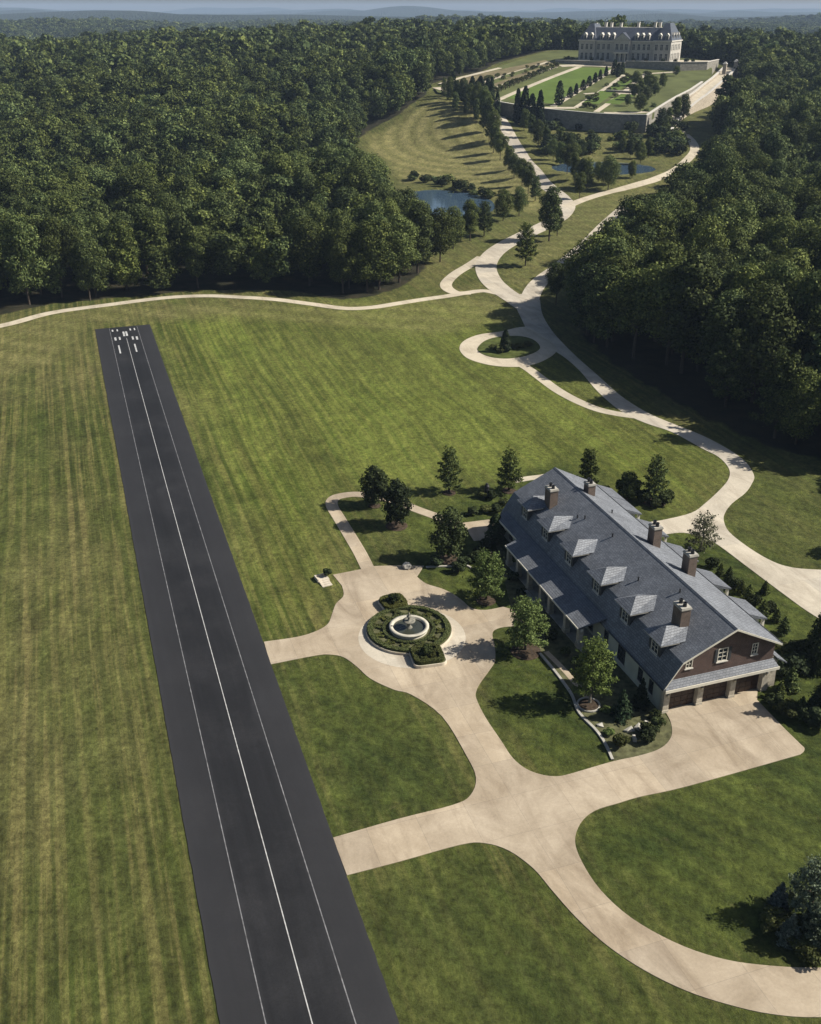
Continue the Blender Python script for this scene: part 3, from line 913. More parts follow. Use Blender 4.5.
# main gambrel roof as a shell
def shell(name, prof, y0, y1, t, mat, parent):
    lower = [(x, z - t) for x, z in prof]
    return MB().prism_y(prof + lower[::-1], y0, y1).build(name, mat, parent)
PR = [(-.42, EV - .32), (KA, KZ), (RX, RZ), (W + .4, KZ - .2)]
main_roof = shell("main_roof", PR, -.55, L + .4, .22, M_SLATE, lodge)
mb = MB()
V = [(x, z + .012) for x, z in PR]
for (x0, z0), (x1, z1) in zip(V[:-1], V[1:]):
    mb.add([(x0, -.60, z0 + .03), (x1, -.60, z1 + .03), (x1, -.60, z1 - .2), (x0, -.60, z0 - .2), (x0, -.553, z0 + .03), (x1, -.553, z1 + .03), (x1, -.553, z1 - .2), (x0, -.553, z0 - .2)],
           [(3, 2, 1, 0), (4, 5, 6, 7), (0, 1, 5, 4), (1, 2, 6, 5), (2, 3, 7, 6), (3, 0, 4, 7)])
mb.build("bargeboard", M_TRIM, main_roof)
mb = MB()
mb.prism_y([(RX - .22, RZ - .07), (RX, RZ + .07), (RX + .22, RZ - .07)], -.56, L + .41)
mb.build("ridge_cap", M_SLATE, main_roof)
MB().tube([(-.52, -.5, EV - .30), (-.52, 11.8, EV - .30)], [.09, .09], 8).build("gutter", M_DTRIM, lodge)
MB().tube([(W + .5, -.5, KZ - .25), (W + .5, L + .3, KZ - .25)], [.09, .09], 8).build("gutter", M_DTRIM, lodge)
for (a, b) in ((5.6, 30.5), (5.0, 31.5), (6.3, 24.2), (9.5, 30.2), (4.6, 14.5), (6.8, 9.0)):
    MB().lathe((a, b, roof_z(a) - .1), [(.09, 0), (.09, .5), (.13, .52), (.13, .6), (0, .62)], 8).build("roof_vent", M_IRON, main_roof)
# dormers on the left slope
for b in (3.9, 10.6, 17.7, 25.3, 32.4, 39.1):
    hw = 1.2
    mb = MB()
    f0 = .8
    # cheeks and face: a box from the face back into the roof
    mb.box(f0, f0 + .18, b - hw, b - .7, 4.9, 7.49); mb.box(f0, f0 + .18, b + .7, b + hw, 4.9, 7.49)
    mb.box(f0, f0 + .18, b - .7, b + .7, 4.9, 5.4); mb.box(f0, f0 + .18, b - .7, b + .7, 7.15, 7.49)
    for sgn in (-1, 1):
        y0, y1 = sorted((b + sgn * hw, b + sgn * (hw - .18)))
        mb.box(f0 + .18, 4.4, y0, y1, 6.0, 7.49)
        mb.box(f0 + .18, 1.5, y0, y1, 5.2, 6.0)
    d = mb.build("dormer", M_DTRIM, lodge)
    window(d, "dormer_window", (lambda u, v, dd, b=b: (f0 - dd, b + .7 - u, 5.4 + v)), 1.4, 1.75, (1, 2), M_TRIM)
    e, ze, zr, bk = 1.9, 7.5, 8.7, 4.9
    xf = .28
    mb = MB()
    P = [(xf, b - e, ze), (xf, b + e, ze), (3.5, b + e, ze + .04), (3.5, b - e, ze + .04), (xf + 1.7, b, zr), (bk, b, zr - .45)]
    mb.add(P, [(1, 0, 4), (0, 3, 5, 4), (2, 1, 4, 5), (0, 1, 2, 3), (3, 2, 5)])
    dr_ = mb.build("dormer_roof", M_SLATE, d)
    MB().box(xf + .02, 2.7, b - e + .02, b + e - .02, ze - .14, ze - .003).build("fascia", M_STONE, dr_)
# chimneys
for (a, b, sx, sy, top) in ((4.2, 4.55, 1.2, 1.7, 10.7), (3.9, 37.4, 1.2, 1.7, 10.5), (9.5, 36.8, 1.1, 1.4, 10.7), (11.1, 21.9, 1.15, 1.45, 11.0), (11.5, 14.4, 1.15, 1.45, 10.9)):
    mb = MB().box(a - sx / 2, a + sx / 2, b - sy / 2, b + sy / 2, roof_z(a + sx / 2 * (1 if a > RX else -1)) - .4, top - .3)
    c = mb.build("chimney", M_CHIM, lodge)
    mb = MB().box(a - sx / 2 - .08, a + sx / 2 + .08, b - sy / 2 - .08, b + sy / 2 + .08, top - .299, top - .14)
    mb.box(a - sx / 2 - .02, a + sx / 2 + .02, b - sy / 2 - .02, b + sy / 2 + .02, top - .139, top - .02)
    mb.build("chimney_cap", M_STONE, c)
    for q in (-1, 1):
        MB().lathe((a, b + q * sy * .23, top - .021), [(.24, 0), (.2, .38), (.25, .42), (.25, .5), (.17, .5), (.15, .1), (0, .1)], 10).build("chimney_pot", M_IRON, c)
# front porch: low roof on piers
PB0, PB1, PBM = 13.2, 43.6, 36.2
mb = MB()
def porch_slab(xo, zo, b0, b1, c0):
    mb.add([(xo, b0 + c0, zo), (xo, b1, zo), (.02, b1, 4.42), (.02, b0, 4.42), (xo, b0 + c0, zo - .17), (xo, b1, zo - .17), (.02, b1, 4.2), (.02, b0, 4.2)],
           [(0, 3, 2, 1), (4, 5, 6, 7), (0, 1, 5, 4), (1, 2, 6, 5), (2, 3, 7, 6), (3, 0, 4, 7)])
porch_slab(-3.3, 3.15, PB0, PBM, .8)
porch_slab(-1.6, 3.78, PBM + .01, PB1, 0)
porch = mb.build("porch_roof", M_METAL, lodge)
MB().box(-3.38, -3.303, PB0 + .75, PBM + .05, 2.9, 3.14).build("fascia", M_TRIM, porch)
MB().box(-1.68, -1.603, PBM + .06, PB1 + .05, 3.5, 3.77).build("fascia", M_TRIM, porch)
MB().box(-3.0, .0, PB0, PBM, -.15, .14).build("porch_floor", M_STONE, lodge)
for b in (14.4, 18.0, 22.6, 25.2, 29.0, 32.6, 35.8):
    mb = MB().box(-3.1, -2.5, b - .32, b + .32, .141, 2.9)
    mb.box(-3.18, -2.42, b - .4, b + .4, .142, .8)
    mb.build("pillar", M_LIME, lodge)
mb = MB()
mb.box(-3.0, -2.6, PB0 + .8, PBM, 2.55, 2.897)
mb.build("porch_beam", M_TRIM, lodge)
# entrance canopy gable that pushes out of the porch
mb = MB()
for k in range(3): mb.box(-3.1 - .38 * (k + 1), -3.1 - .38 * k, 25.4, 28.8, -.1, .14 - .05 * (k + 1) + .02)
mb.build("entrance_step", M_STONE, lodge)
# rear bays, each with its own hipped roof
for b in BAYS:
    b1 = b + 4.4
    mb = MB().box(W + .003, W + 2.8, b + .5, b1 - .5, -.2, 5.1)
    y = mb.build("rear_bay", M_STUC, lodge)
    mb = MB()
    xo, ze = W + 3.6, 5.12
    P = [(xo, b, ze), (xo, b1, ze), (W - .6, b1, ze + 1.75), (W - .6, b, ze + 1.75), (xo, b, ze - .16), (xo, b1, ze - .16), (W - .6, b1, ze + .9), (W - .6, b, ze + .9)]
    mb.add(P, [(0, 1, 2, 3), (7, 6, 5, 4), (4, 5, 1, 0), (5, 6, 2, 1), (6, 7, 3, 2), (7, 4, 0, 3)])
    mb.build("bay_roof", M_METAL, y)
    window(y, "bay_window", (lambda u, v, d, b=b: (W + .7 + u, b + .5 - d, .9 + v)), 1.5, 1.9, (1, 2), M_TRIM)
    window(y, "bay_window", (lambda u, v, d, b=b: (W + 2.8 + d, b + 1.2 + u, .9 + v)), 2.0, 1.9, (2, 2), M_TRIM)
    mb = MB().box(xo - .5, xo - .2, b + .15, b + .45, -.1, ze - .165)
    mb.build("bay_post", M_TRIM, y)
# buttress wing at the right front corner
mb = MB()
mb.add([(W + .003, .3, -.2), (W + 1.15, .3, -.2), (W + 1.15, 2.2, -.2), (W + .003, 2.2, -.2), (W + .003, .3, 4.6), (W + .95, .3, 3.5), (W + .95, 2.2, 3.5), (W + .003, 2.2, 4.6)],
       [(3, 2, 1, 0), (4, 5, 6, 7), (0, 1, 5, 4), (1, 2, 6, 5), (2, 3, 7, 6), (3, 0, 4, 7)])
sw_ = mb.build("corner_buttress", M_LIME, lodge)
mb = MB()
mb.add([(W + .45, -.1, 4.35), (W + 1.9, -.2, 3.45), (W + 1.9, 2.7, 3.45), (W + .45, 2.5, 4.35), (W + .45, -.1, 4.2), (W + 1.9, -.2, 3.3), (W + 1.9, 2.7, 3.3), (W + .45, 2.5, 4.2)],
       [(0, 1, 2, 3), (7, 6, 5, 4), (4, 5, 1, 0), (5, 6, 2, 1), (6, 7, 3, 2), (7, 4, 0, 3)])
mb.build("buttress_roof", M_METAL, sw_)

# ------------------------------------------------------------------ fountain and its beds
FX, FY = at(409, 631)
ft = empty("garden_fountain", (FX, FY, .06)); ft.scale = (.93, .93, .93)
tag(ft, "round white stone fountain basin with a central urn in the forecourt", "fountain")
MB().lathe((0, 0, 0), [(2.75, 0), (2.75, .1), (2.55, .14), (2.55, .62), (2.72, .68), (2.72, .82), (2.2, .82), (2.2, .25), (0, .25)], 48).build("basin", plain("basin_stone", (.42, .39, .32), .85, .2, .25, 1.2), ft, True)
MB().sheet([(2.21 * math.cos(a), 2.21 * math.sin(a)) for a in np.linspace(0, 6.283, 40, endpoint=False)], .55).build("basin_water", glass_dark("basin_water", (.022, .024, .018)), ft)
pd = MB().lathe((0, 0, .2), [(.55, 0), (.55, .3), (.3, .5), (.22, 1.0), (.35, 1.15), (.85, 1.35), (.88, 1.45), (.5, 1.4), (.2, 1.45), (.15, 1.9), (.32, 2.05), (.34, 2.12), (.12, 2.15), (.1, 2.4), (.16, 2.55), (0, 2.7)], 20).build("pedestal", plain("weathered_stone", (.17, .16, .13), .9, .2, .4, 3), ft, True)

# ------------------------------------------------------------------ foliage
def leaf_mesh(name, C, N, size, mat, rs, asp=.75):
    """one small tilted quad per leaf clump"""
    n = len(C)
    N = N / (np.linalg.norm(N, axis=1, keepdims=True) + 1e-9)
    t = rs.normal(size=(n, 3))
    U = np.cross(N, t); U /= np.linalg.norm(U, axis=1, keepdims=True) + 1e-9
    V = np.cross(N, U)
    sz = (size * rs.uniform(.6, 1.35, n))[:, None]
    A, B = U * sz * .5, V * sz * .5 * asp
    bend = N * sz * .12
    P = np.stack([C - A - bend, C - B, C + A - bend, C + B], 1).reshape(-1, 3)
    me = bpy.data.meshes.new(name)
    me.vertices.add(4 * n); me.vertices.foreach_set("co", P.astype(np.float32).ravel())
    me.loops.add(4 * n); me.loops.foreach_set("vertex_index", np.arange(4 * n))
    me.polygons.add(n); me.polygons.foreach_set("loop_start", np.arange(0, 4 * n, 4))
    me.materials.append(mat)
    me.update()
    return me
def lobes_to_leaves(c, r, n, rs, lo=.72, up=.25, flat=.85):
    pw = r ** 2; pw = pw / pw.sum()
    k = rs.choice(len(r), n * 2, p=pw)
    d = rs.normal(size=(n * 2, 3)); d[:, 2] += up
    d /= np.linalg.norm(d, axis=1, keepdims=True)
    rr = r[k] * rs.uniform(lo, 1.06, n * 2)
    P = c[k] + d * rr[:, None] * np.array([1, 1, flat])
    inside = np.zeros(n * 2, bool)
    for j in range(len(r)):
        q = (P - c[j]) / np.array([1, 1, flat])
        inside |= (np.linalg.norm(q, axis=1) < r[j] * .62) & (k != j)
    P, d = P[~inside][:n], d[~inside][:n]
    N = d + rs.normal(size=d.shape) * .42
    return P, N
def crown_broad(name, seed, h, R_, h0, n, size, mat, K=20, peak=.45):
    rs = np.random.RandomState(seed)
    c, r = [], []
    for i in range(K):
        t = (i + .5) / K
        env = R_ * (math.sqrt(max(.05, 1 - ((t - peak) / (1.04 - peak)) ** 2)) if t > peak else .62 + .38 * (t / peak) ** .7)
        a = i * 2.39996 + rs.uniform(-.5, .5)
        lr = R_ * rs.uniform(.27, .44) * (1.18 if K < 20 else 1)
        q = max(0, env - lr * .75) * rs.uniform(.55, 1.08)
        z = h0 + (h - h0 - lr * .7) * t + lr * .3
        c.append((q * math.cos(a), q * math.sin(a), z)); r.append(lr)
    for i in range(4):
        c.append((0, 0, h0 + (h - h0) * (.3 + .17 * i))); r.append(R_ * .42)
    P, N = lobes_to_leaves(np.array(c), np.array(r), n, rs, .62)
    P += rs.normal(size=P.shape) * R_ * .04
    return leaf_mesh(name, P, N, size, mat, rs)
def crown_airy(name, seed, h, R_, h0, n, size, mat, nb=38):
    """sprays of leaves along ascending branches, with gaps"""
    rs = np.random.RandomState(seed)
    C, N = [], []
    for i in range(nb):
        t = (i + .3) / nb
        z0 = h0 + (h - h0) * t * .86
        ln = R_ * (1 - .8 * t) ** .62 * rs.uniform(.75, 1.12)
        a = i * 2.39996 + rs.uniform(-.3, .3)
        rise = ln * (.25 + .75 * t)
        m = int(n / nb * (.4 + 1.2 * (1 - t)))
        q = rs.uniform(.22, 1.0, m) ** .75
        w = .22 * R_ * (.35 + .55 * np.sin(np.pi * np.minimum(q, .93)))
        off = rs.normal(size=(m, 3)) * w[:, None] * np.array([.62, .62, .42])
        C.append(np.stack([math.cos(a) * ln * q, math.sin(a) * ln * q, z0 + rise * q ** 1.3], 1) + off)
        N.append(np.stack([np.full(m, math.cos(a) * .6), np.full(m, math.sin(a) * .6), np.full(m, .6)], 1) + rs.normal(size=(m, 3)) * .6)
    return leaf_mesh(name, np.concatenate(C), np.concatenate(N), size, mat, rs, .6)
def crown_conifer(name, seed, h, R_, h0, n, size, mat, power=.9, droop=.25, nb=70):
    rs = np.random.RandomState(seed)
    C, N = [], []
    for i in range(nb):
        t = i / nb
        z0 = h0 + (h - h0) * t
        ln = R_ * (1 - t) ** power * rs.uniform(.72, 1.08) + .02 * R_
        a = i * 2.39996 + rs.uniform(-.3, .3)
        m = max(4, int(n / nb * 2 * (1 - t) ** .9))
        q = rs.uniform(.05, 1, m) ** .6
        off = rs.normal(size=(m, 3)) * ((.05 + .16 * (1 - q)) * ln + .03 * R_)[:, None]
        C.append(np.stack([math.cos(a) * ln * q, math.sin(a) * ln * q, z0 - droop * ln * q], 1) + off)
        N.append(np.stack([np.full(m, math.cos(a) * .7), np.full(m, math.sin(a) * .7), np.full(m, .6)], 1) + rs.normal(size=(m, 3)) * .5)
    return leaf_mesh(name, np.concatenate(C), np.concatenate(N), size, mat, rs, .45)
def crown_column(name, seed, h, R_, h0, n, size, mat):
    rs = np.random.RandomState(seed)
    t = rs.uniform(0, 1, n)
    env = R_ * np.minimum(1, (t + .05) * 5) ** .5 * (1 - t) ** .42
    a = rs.uniform(0, 2 * np.pi, n)
    env = env * (1 + .16 * np.sin(a * 3 + t * 21) + rs.normal(size=n) * .07)
    P = np.stack([env * np.cos(a), env * np.sin(a), h0 + (h - h0) * t], 1)
    N = np.stack([np.cos(a), np.sin(a), np.full(n, .5)], 1) + rs.normal(size=(n, 3)) * .45
    return leaf_mesh(name, P, N, size, mat, rs, .6)
def crown_shrub(name, seed, h, R_, n, size, mat, K=9, up=.5):
    rs = np.random.RandomState(seed)
    c, r = [(0, 0, h * .42)], [min(R_, h) * .62]
    for i in range(K):
        a = i * 2.4 + rs.uniform(-.4, .4); lr = R_ * rs.uniform(.32, .5)
        q = R_ * rs.uniform(.25, .7)
        c.append((q * math.cos(a), q * math.sin(a), h * rs.uniform(.3, .75))); r.append(lr)
    P, N = lobes_to_leaves(np.array(c), np.array(r), n, rs, .8, up, h / (2 * R_) * 1.05 if h < 2 * R_ else 1.0)
    P[:, 2] = np.maximum(P[:, 2], .04)
    return leaf_mesh(name, P, N, size, mat, rs)
def trunk_mesh(name, seed, h, r, top, limbs, mat, R_=3.0, lean=.02):
    rs = np.random.RandomState(seed)
    mb = MB()
    pts = [(0, 0, -.25)]
    for i in range(1, 6):
        z = top * i / 5
        pts.append((rs.normal() * lean * z, rs.normal() * lean * z, z))
    mb.tube(pts, [r * 1.35, r, r * .9, r * .75, r * .52, r * .22], 8)
    for i in range(limbs):
        t = .38 + .5 * i / max(1, limbs)
        k = t * 5; j = int(k); f = k - j
        b = [pts[j][q] * (1 - f) + pts[min(j + 1, 5)][q] * f for q in range(3)]
        a = i * 2.4 + rs.uniform(-.4, .4)
        ln = R_ * rs.uniform(.55, .85) * (1.1 - .5 * t)
        mb.tube([b, (b[0] + math.cos(a) * ln * .5, b[1] + math.sin(a) * ln * .5, b[2] + ln * .35), (b[0] + math.cos(a) * ln, b[1] + math.sin(a) * ln, b[2] + ln * .8)], [r * .42, r * .28, r * .08], 5)
    me_o = mb.build(name, mat)
    me = me_o.data
    bpy.data.objects.remove(me_o)
    return me
def place(name, loc, rz, sc, parts, label, cat, group=None):
    """a plant: Empty at its foot with its own trunk, crown ... objects"""
    e = empty(name, loc, rz)
    tag(e, label, cat, group)
    for pn, me in parts:
        o = bpy.data.objects.new(pn, me)
        COL.objects.link(o)
        o.parent = e
        o.scale = sc if isinstance(sc, tuple) else (sc, sc, sc)
    return e

# ------------------------------------------------------------------ lawn trees near the lodge
def height_of(base, top, z=0):
    X, Y = base[0], base[1]
    r = ray(*top); t = math.hypot(X, Y) / math.hypot(r[0], r[1])
    return H + r[2] * t - z
LT = [  # base px, top px, width px, kind, label
    ((374.7, 505.5), (374, 468), 34, 'round', "rounded dark green tree by the bend of the lodge path"),
    ((396.6, 526), (397, 482), 37, 'round', "rounded dark tree in a mulch ring inside the path lawn"),
    ((449, 492), (449, 445), 27, 'airy2', "slim green tree on the mown field behind the path lawn"),
    ((509, 490.5), (510, 449), 28, 'airy2', "dark leafy tree on the field beside the lodge's far gable"),
    ((449, 558.7), (448, 511), 43, 'round', "broad dark tree above the stone edged grass island"),
    ((486, 600.5), (487, 551), 41, 'light', "light green tree on the grass island facing the porch"),
    ((525.5, 650.6), (522, 599), 47, 'light', "wide light green tree at the corner of the front lawn"),
    ((589.7, 703.4), (592, 638), 47, 'airy', "tall bright green tree in a small ring bed beside the lodge wall"),
    ((587, 489), (586, 447), 24, 'airy2', "green tree peeking over the far end of the lodge ridge"),
    ((653.5, 501), (655, 453), 27, 'airy2', "upright dark tree among round shrubs behind the lodge"),
    ((627, 500), (627, 473), 25, 'round', "dense round topped small tree behind the lodge chimneys"),
    ((700.5, 551), (700, 512), 33, 'bronze', "sparse bronze leaved tree where the drive meets the lodge"),
    ((880, 553), (880, 500), 40, 'round', "lawn tree on the far right lawn beyond the road bend"),
]
for i, (b, t, wpx, kind, lab) in enumerate(LT):
    x, y = at(*b)
    h = height_of((x, y), t)
    dist = project(x, y, h * .5)[2]
    Rr = wpx / F * dist / 2
    if kind == 'round':
        cm = crown_broad("lawn_crown", 40 + i, h, Rr * .95, h * .12, 4200, .36, M_DARK if i < 5 else M_OAK, 24); tm = trunk_mesh("lawn_trunk", i, h, .17, h * .8, 6, M_BARK, Rr)
    elif kind == 'light':
        cm = crown_airy("lawn_crown", 40 + i, h, Rr * 1.02, h * .16, 5200, .30, M_LAWN, 46); tm = trunk_mesh("lawn_trunk", i, h, .16, h * .88, 8, M_BARK, Rr)
    elif kind == 'airy':
        cm = crown_airy("lawn_crown", 40 + i, h, Rr * 1.05, h * .2, 5200, .30, M_LAWN, 44); tm = trunk_mesh("lawn_trunk", i, h, .15, h * .9, 8, M_WOOD_PALE, Rr)
    elif kind == 'airy2':
        cm = crown_airy("lawn_crown", 40 + i, h, Rr * 1.05, h * .12, 3600, .32, M_OAK, 40); tm = trunk_mesh("lawn_trunk", i, h, .14, h * .88, 7, M_BARK, Rr)
    else:
        cm = crown_airy("lawn_crown", 40 + i, h, Rr * 1.1, h * .1, 2300, .28, M_BRONZE, 34); tm = trunk_mesh("lawn_trunk", i, h, .14, h * .9, 12, M_WOOD_PALE, Rr * 1.2)
    place("lawn_tree", (x, y, 0), rnd.uniform(0, 6), 1.0, [("trunk", tm), ("crown", cm)], lab, "tree")
def mulch_ring(px, r, label):
    x, y = at(*px)
    mb = MB().lathe((x, y, 0), [(r, .03), (r * .95, .1), (r * .3, .16), (0, .17)], 20)
    tag(mb.build("mulch_ring", M_MULCH), kind="structure")
for px, r in (((396.6, 526), 1.7), ((449, 493), 1.1), ((509, 491), 1.2), ((449, 559.5), 1.6), ((486, 601), 1.3), ((525.5, 651.5), 1.9), ((374.7, 506), 1.0), ((588.5, 705.5), 1.12), ((653.5, 502), 2.0)):
    mulch_ring(px, r, None)
# stone ring bed of the tall tree
x, y = at(588.5, 705.5)
tag(MB().lathe((x, y, 0), [(1.35, 0), (1.35, .2), (1.15, .2), (1.15, .1)], 28).build("ring_bed", [M_STONE]), "low round stone ring bed holding the tall bright green tree", "planter")

# ------------------------------------------------------------------ shrubs
SH = {
    'ball': crown_shrub("ball_crown", 3, 1.0, .5, 900, .10, M_HEDGE, 4, .2),
    'mound': crown_shrub("mound_crown", 4, .8, .62, 900, .13, M_HEDGE),
    'dark': crown_shrub("dark_crown", 5, 1.0, .6, 900, .15, M_DARK),
    'cone': crown_conifer("cone_crown", 6, 1.0, .27, .03, 2000, .07, M_CONIF, .8, .1, 60),
    'conel': crown_conifer("cone_crown", 8, 1.0, .3, .03, 1700, .08, M_OAK, .75, -.3, 50),
    'gold': crown_shrub("gold_crown", 7, .7, .6, 700, .13, M_LAWN),
    'col': crown_column("column_crown", 9, 1.0, .16, .02, 1600, .06, M_CONIF),
    'blue': crown_conifer("blue_crown", 10, 1.0, .34, .03, 2200, .075, M_BLUE, .85, .15, 60),
}
STEM = trunk_mesh("stem", 77, .3, .06, .4, 0, M_BARK)
def shrub(kind, px, size, label, name="garden_shrub", cat="shrub", group=None, z=0.0, wide=1.0):
    x, y = at(*px) if max(px) > 200 else px[:2]
    return place(name, (x, y, z), rnd.uniform(0, 6), (size * wide, size * wide, size), [("stem", STEM), ("foliage", SH[kind])], label, cat, group)
shrub('ball', (619, 747), 2.1, "large clipped ball shrub at the lawn corner of the front bed", wide=1.15)
shrub('cone', (640, 707), 4.0, "taller of the two small conifers next to the garage corner", "small_conifer", "conifer")
shrub('cone', (621, 718), 3.9, "small dark conifer between the ball shrub and the lodge wall", "small_conifer", "conifer", wide=1.25)
shrub('gold', (606, 713), 1.3, "yellow green mound shrub beside the round stone bed")
shrub('gold', (609, 735), 1.2, "yellow green shrub behind the white edging")
for i, p in enumerate(((652, 735), (657, 727), (648, 742), (655, 719), (646, 733))):
    shrub('dark', p, 1.2 + .2 * (i % 3), "low dark shrub clustered at the driveway curve by the garage", group="shrubs at the driveway curve", wide=1.1)
for i, p in enumerate(((540, 625), (552, 640), (566, 655), (578, 668), (590, 682), (531, 612), (520, 596), (512, 580))):
    shrub('dark', p, 1.2 + .25 * (i % 2), "dark shrub in the shaded row under the front porch", group="shrubs under the porch", wide=1.2)
shrub('col', (495.5, 541), 4.4, "narrow dark clipped evergreen cone at the far porch corner", "clipped_evergreen", "conifer", wide=2.0)
for i, p in enumerate(((458, 572), (463, 566), (436, 566), (480, 556), (487, 548), (476, 562))):
    shrub('dark', p, 1.6, "dark shrub massed under the broad tree above the grass island", group="shrubs under the broad tree", wide=1.25)
for i, (p, k) in enumerate((((643, 503), 2.4), ((664, 504), 2.3), ((634, 497), 2.0), ((656, 508), 1.6), ((669, 500), 1.7), ((603, 497), 2.0))):
    shrub('dark', p, k, "round dark shrub grouped beneath the upright tree behind the lodge", group="round shrubs behind the lodge", wide=1.15)
for i, p in enumerate(((484, 497), (492, 499), (486, 512), (497, 513), (503, 505), (472, 515))):
    shrub('dark' if i % 2 else 'mound', p, 1.5, "garden shrub around the small terrace beyond the lodge", group="shrubs by the small terrace", wide=1.2)
tag(MB().lathe((*at(486.5, 497), 0), [(.5, 0), (.55, .5), (.4, .7), (.35, 1.6), (.42, 1.9), (.25, 2.2), (.2, 2.4), (0, 2.5)], 12).build("garden_statue", M_IRON), "dark upright garden ornament beside the dark leafy field tree", "statue")
# row of young shrubs behind the lodge on the grass verge
for i, p in enumerate(((712, 568), (720, 576), (728, 583), (735, 588), (741, 594), (748, 601), (754, 606), (764, 594), (762, 617), (770, 613), (776, 622), (783, 634))):
    shrub('conel' if i % 3 else 'dark', p, 1.6 + .5 * ((i * 7) % 3), "small verge shrub in the line between the rear bays and the road", group="shrubs along the rear verge", wide=1.2)
# evergreen thicket at the right end of the garages
def conifer(px, top, wpx, mat, label, seed, n=5200, size=.34, power=.85, droop=.22):
    x, y = at(*px)
    h = height_of((x, y), top)
    Rr = wpx / F * project(x, y, h / 2)[2] / 2
    cm = crown_conifer("conifer_crown", seed, h, Rr, h * .06, n, size, mat, power, droop, 80)
    tm = trunk_mesh("conifer_trunk", seed, h, .2, h * .95, 0, M_BARK)
    place("conifer_tree", (x, y, 0), rnd.uniform(0, 6), 1.0, [("trunk", tm), ("crown", cm)], label, "conifer")
conifer((813, 668), (811, 602), 44, M_CONIF, "tall dark conifer right of the garage court", 61)
conifer((832, 660), (834, 604), 40, M_CONIF, "dark conifer half cut by the right edge above the garage court", 62)
conifer((826, 712), (828, 650), 44, M_CONIF, "dark conifer low at the right edge beside the garage court", 63)
for i, (p, k, kd) in enumerate((((779, 697), 2.2, 'conel'), ((774, 706), 1.6, 'dark'), ((784, 711), 1.7, 'mound'), ((792, 716), 1.8, 'mound'), ((800, 714), 2.4, 'conel'), ((789, 690), 3.2, 'conel'), ((806, 722), 1.8, 'dark'),
                               ((782, 676), 2.4, 'dark'), ((792, 672), 2.8, 'dark'), ((812, 712), 3.0, 'cone'), ((786, 655), 2.0, 'mound'), ((797, 660), 2.6, 'dark'), ((818, 726), 2.2, 'dark'), ((778, 660), 1.7, 'gold'))):
    shrub(kd, p, k, "leafy shrub in the thicket right of the garage doors", group="thicket beside the garage court", wide=1.25)
# blue spruce group at the lower right
def dark_tree(px, top, wpx, label, seed, mat=None):
    x, y = at(*px); h = height_of((x, y), top); Rr = wpx / F * project(x, y, h / 2)[2] / 2
    place("dense_tree", (x, y, 0), rnd.uniform(0, 6), 1.0, [("trunk", trunk_mesh("dense_trunk", seed, h, .2, h * .8, 6, M_BARK, Rr)), ("crown", crown_broad("dense_crown", seed, h, Rr, h * .04, 7000, .27, mat or M_DARK, 26, .35))], label, "tree")
M_FIR = leaf_material("fir_needles", (.040, .055, .030), (.090, .112, .066), (.175, .20, .13), .12, (.13, .15, .105))
def fir(px, top, wpx, label, seed, mat):
    x, y = at(*px); h = height_of((x, y), top); Rr = wpx / F * project(x, y, h / 2)[2] / 2
    place("dense_tree", (x, y, 0), rnd.uniform(0, 6), 1.0, [("trunk", trunk_mesh("dense_trunk", seed, h, .2, h * .85, 4, M_BARK, Rr)), ("crown", crown_airy("dense_crown", seed, h, Rr, h * .03, 6500, .22, mat, 34))], label, "tree")
fir((808, 915), (803, 851), 58, "tallest ragged dark tree in the lower right lawn group", 71, M_FIR)
fir((842, 930), (844, 893), 54, "ragged dark tree cut by the right edge of the lower lawn group", 72, M_FIR)
fir((816, 945), (817, 902), 40, "grey green tree nearest the curved drive in the lower right group", 77, M_FIR)
conifer((777, 910), (777, 880), 26, M_BLUE, "small blue spruce on the upper left side of the lower lawn group", 74, 3600, .24)
conifer((788, 941), (789, 911), 26, M_BLUE, "small blue spruce below the tallest tree of the lower lawn group", 73, 3600, .24)
for p in ((772, 926), (800, 948), (812, 958)):
    shrub('mound', p, 1.7, "low shrub at the foot of the lower right tree group", group="shrubs of the lower right tree group", wide=1.3)

# ------------------------------------------------------------------ forecourt beds
def hedge_mesh(path, width, h, seed, n, size=.16):
    rs = np.random.RandomState(seed)
    P = np.array(path); d = np.diff(P, axis=0); l = np.linalg.norm(d, axis=1)
    k = rs.choice(len(l), n, p=l / l.sum()); f = rs.uniform(0, 1, n)
    c = P[k] + d[k] * f[:, None]
    nr = np.stack([-d[k][:, 1], d[k][:, 0]], 1) / l[k][:, None]
    u = rs.uniform(-1, 1, n); v = rs.uniform(0, 1, n)
    side = rs.uniform(0, 1, n) < .5
    off = np.where(side, np.sign(u), u); zz = np.where(side, v, 1.0)
    C = np.concatenate([c + nr * (off * width / 2)[:, None], (h * zz)[:, None]], 1)
    N = np.concatenate([nr * np.where(side, np.sign(u), 0)[:, None], np.where(side, .2, 1.0)[:, None]], 1) + rs.normal(size=(n, 3)) * .4
    return leaf_mesh("hedge_leaves", C, N, size, M_HEDGE, rs)
def hedge(path, width, h, seed, n, label, loc=(0, 0, .06), size=.16, group=None):
    e = empty("box_hedge", loc); tag(e, label, "hedge", group)
    core = MB()
    o = bpy.data.objects.new("foliage", hedge_mesh(path, width, h, seed, n, size)); COL.objects.link(o); o.parent = e
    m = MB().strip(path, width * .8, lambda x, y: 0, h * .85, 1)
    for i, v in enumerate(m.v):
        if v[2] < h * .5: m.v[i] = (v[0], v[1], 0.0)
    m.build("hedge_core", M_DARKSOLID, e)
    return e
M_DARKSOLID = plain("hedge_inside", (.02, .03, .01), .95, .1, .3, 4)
BR = 5.25
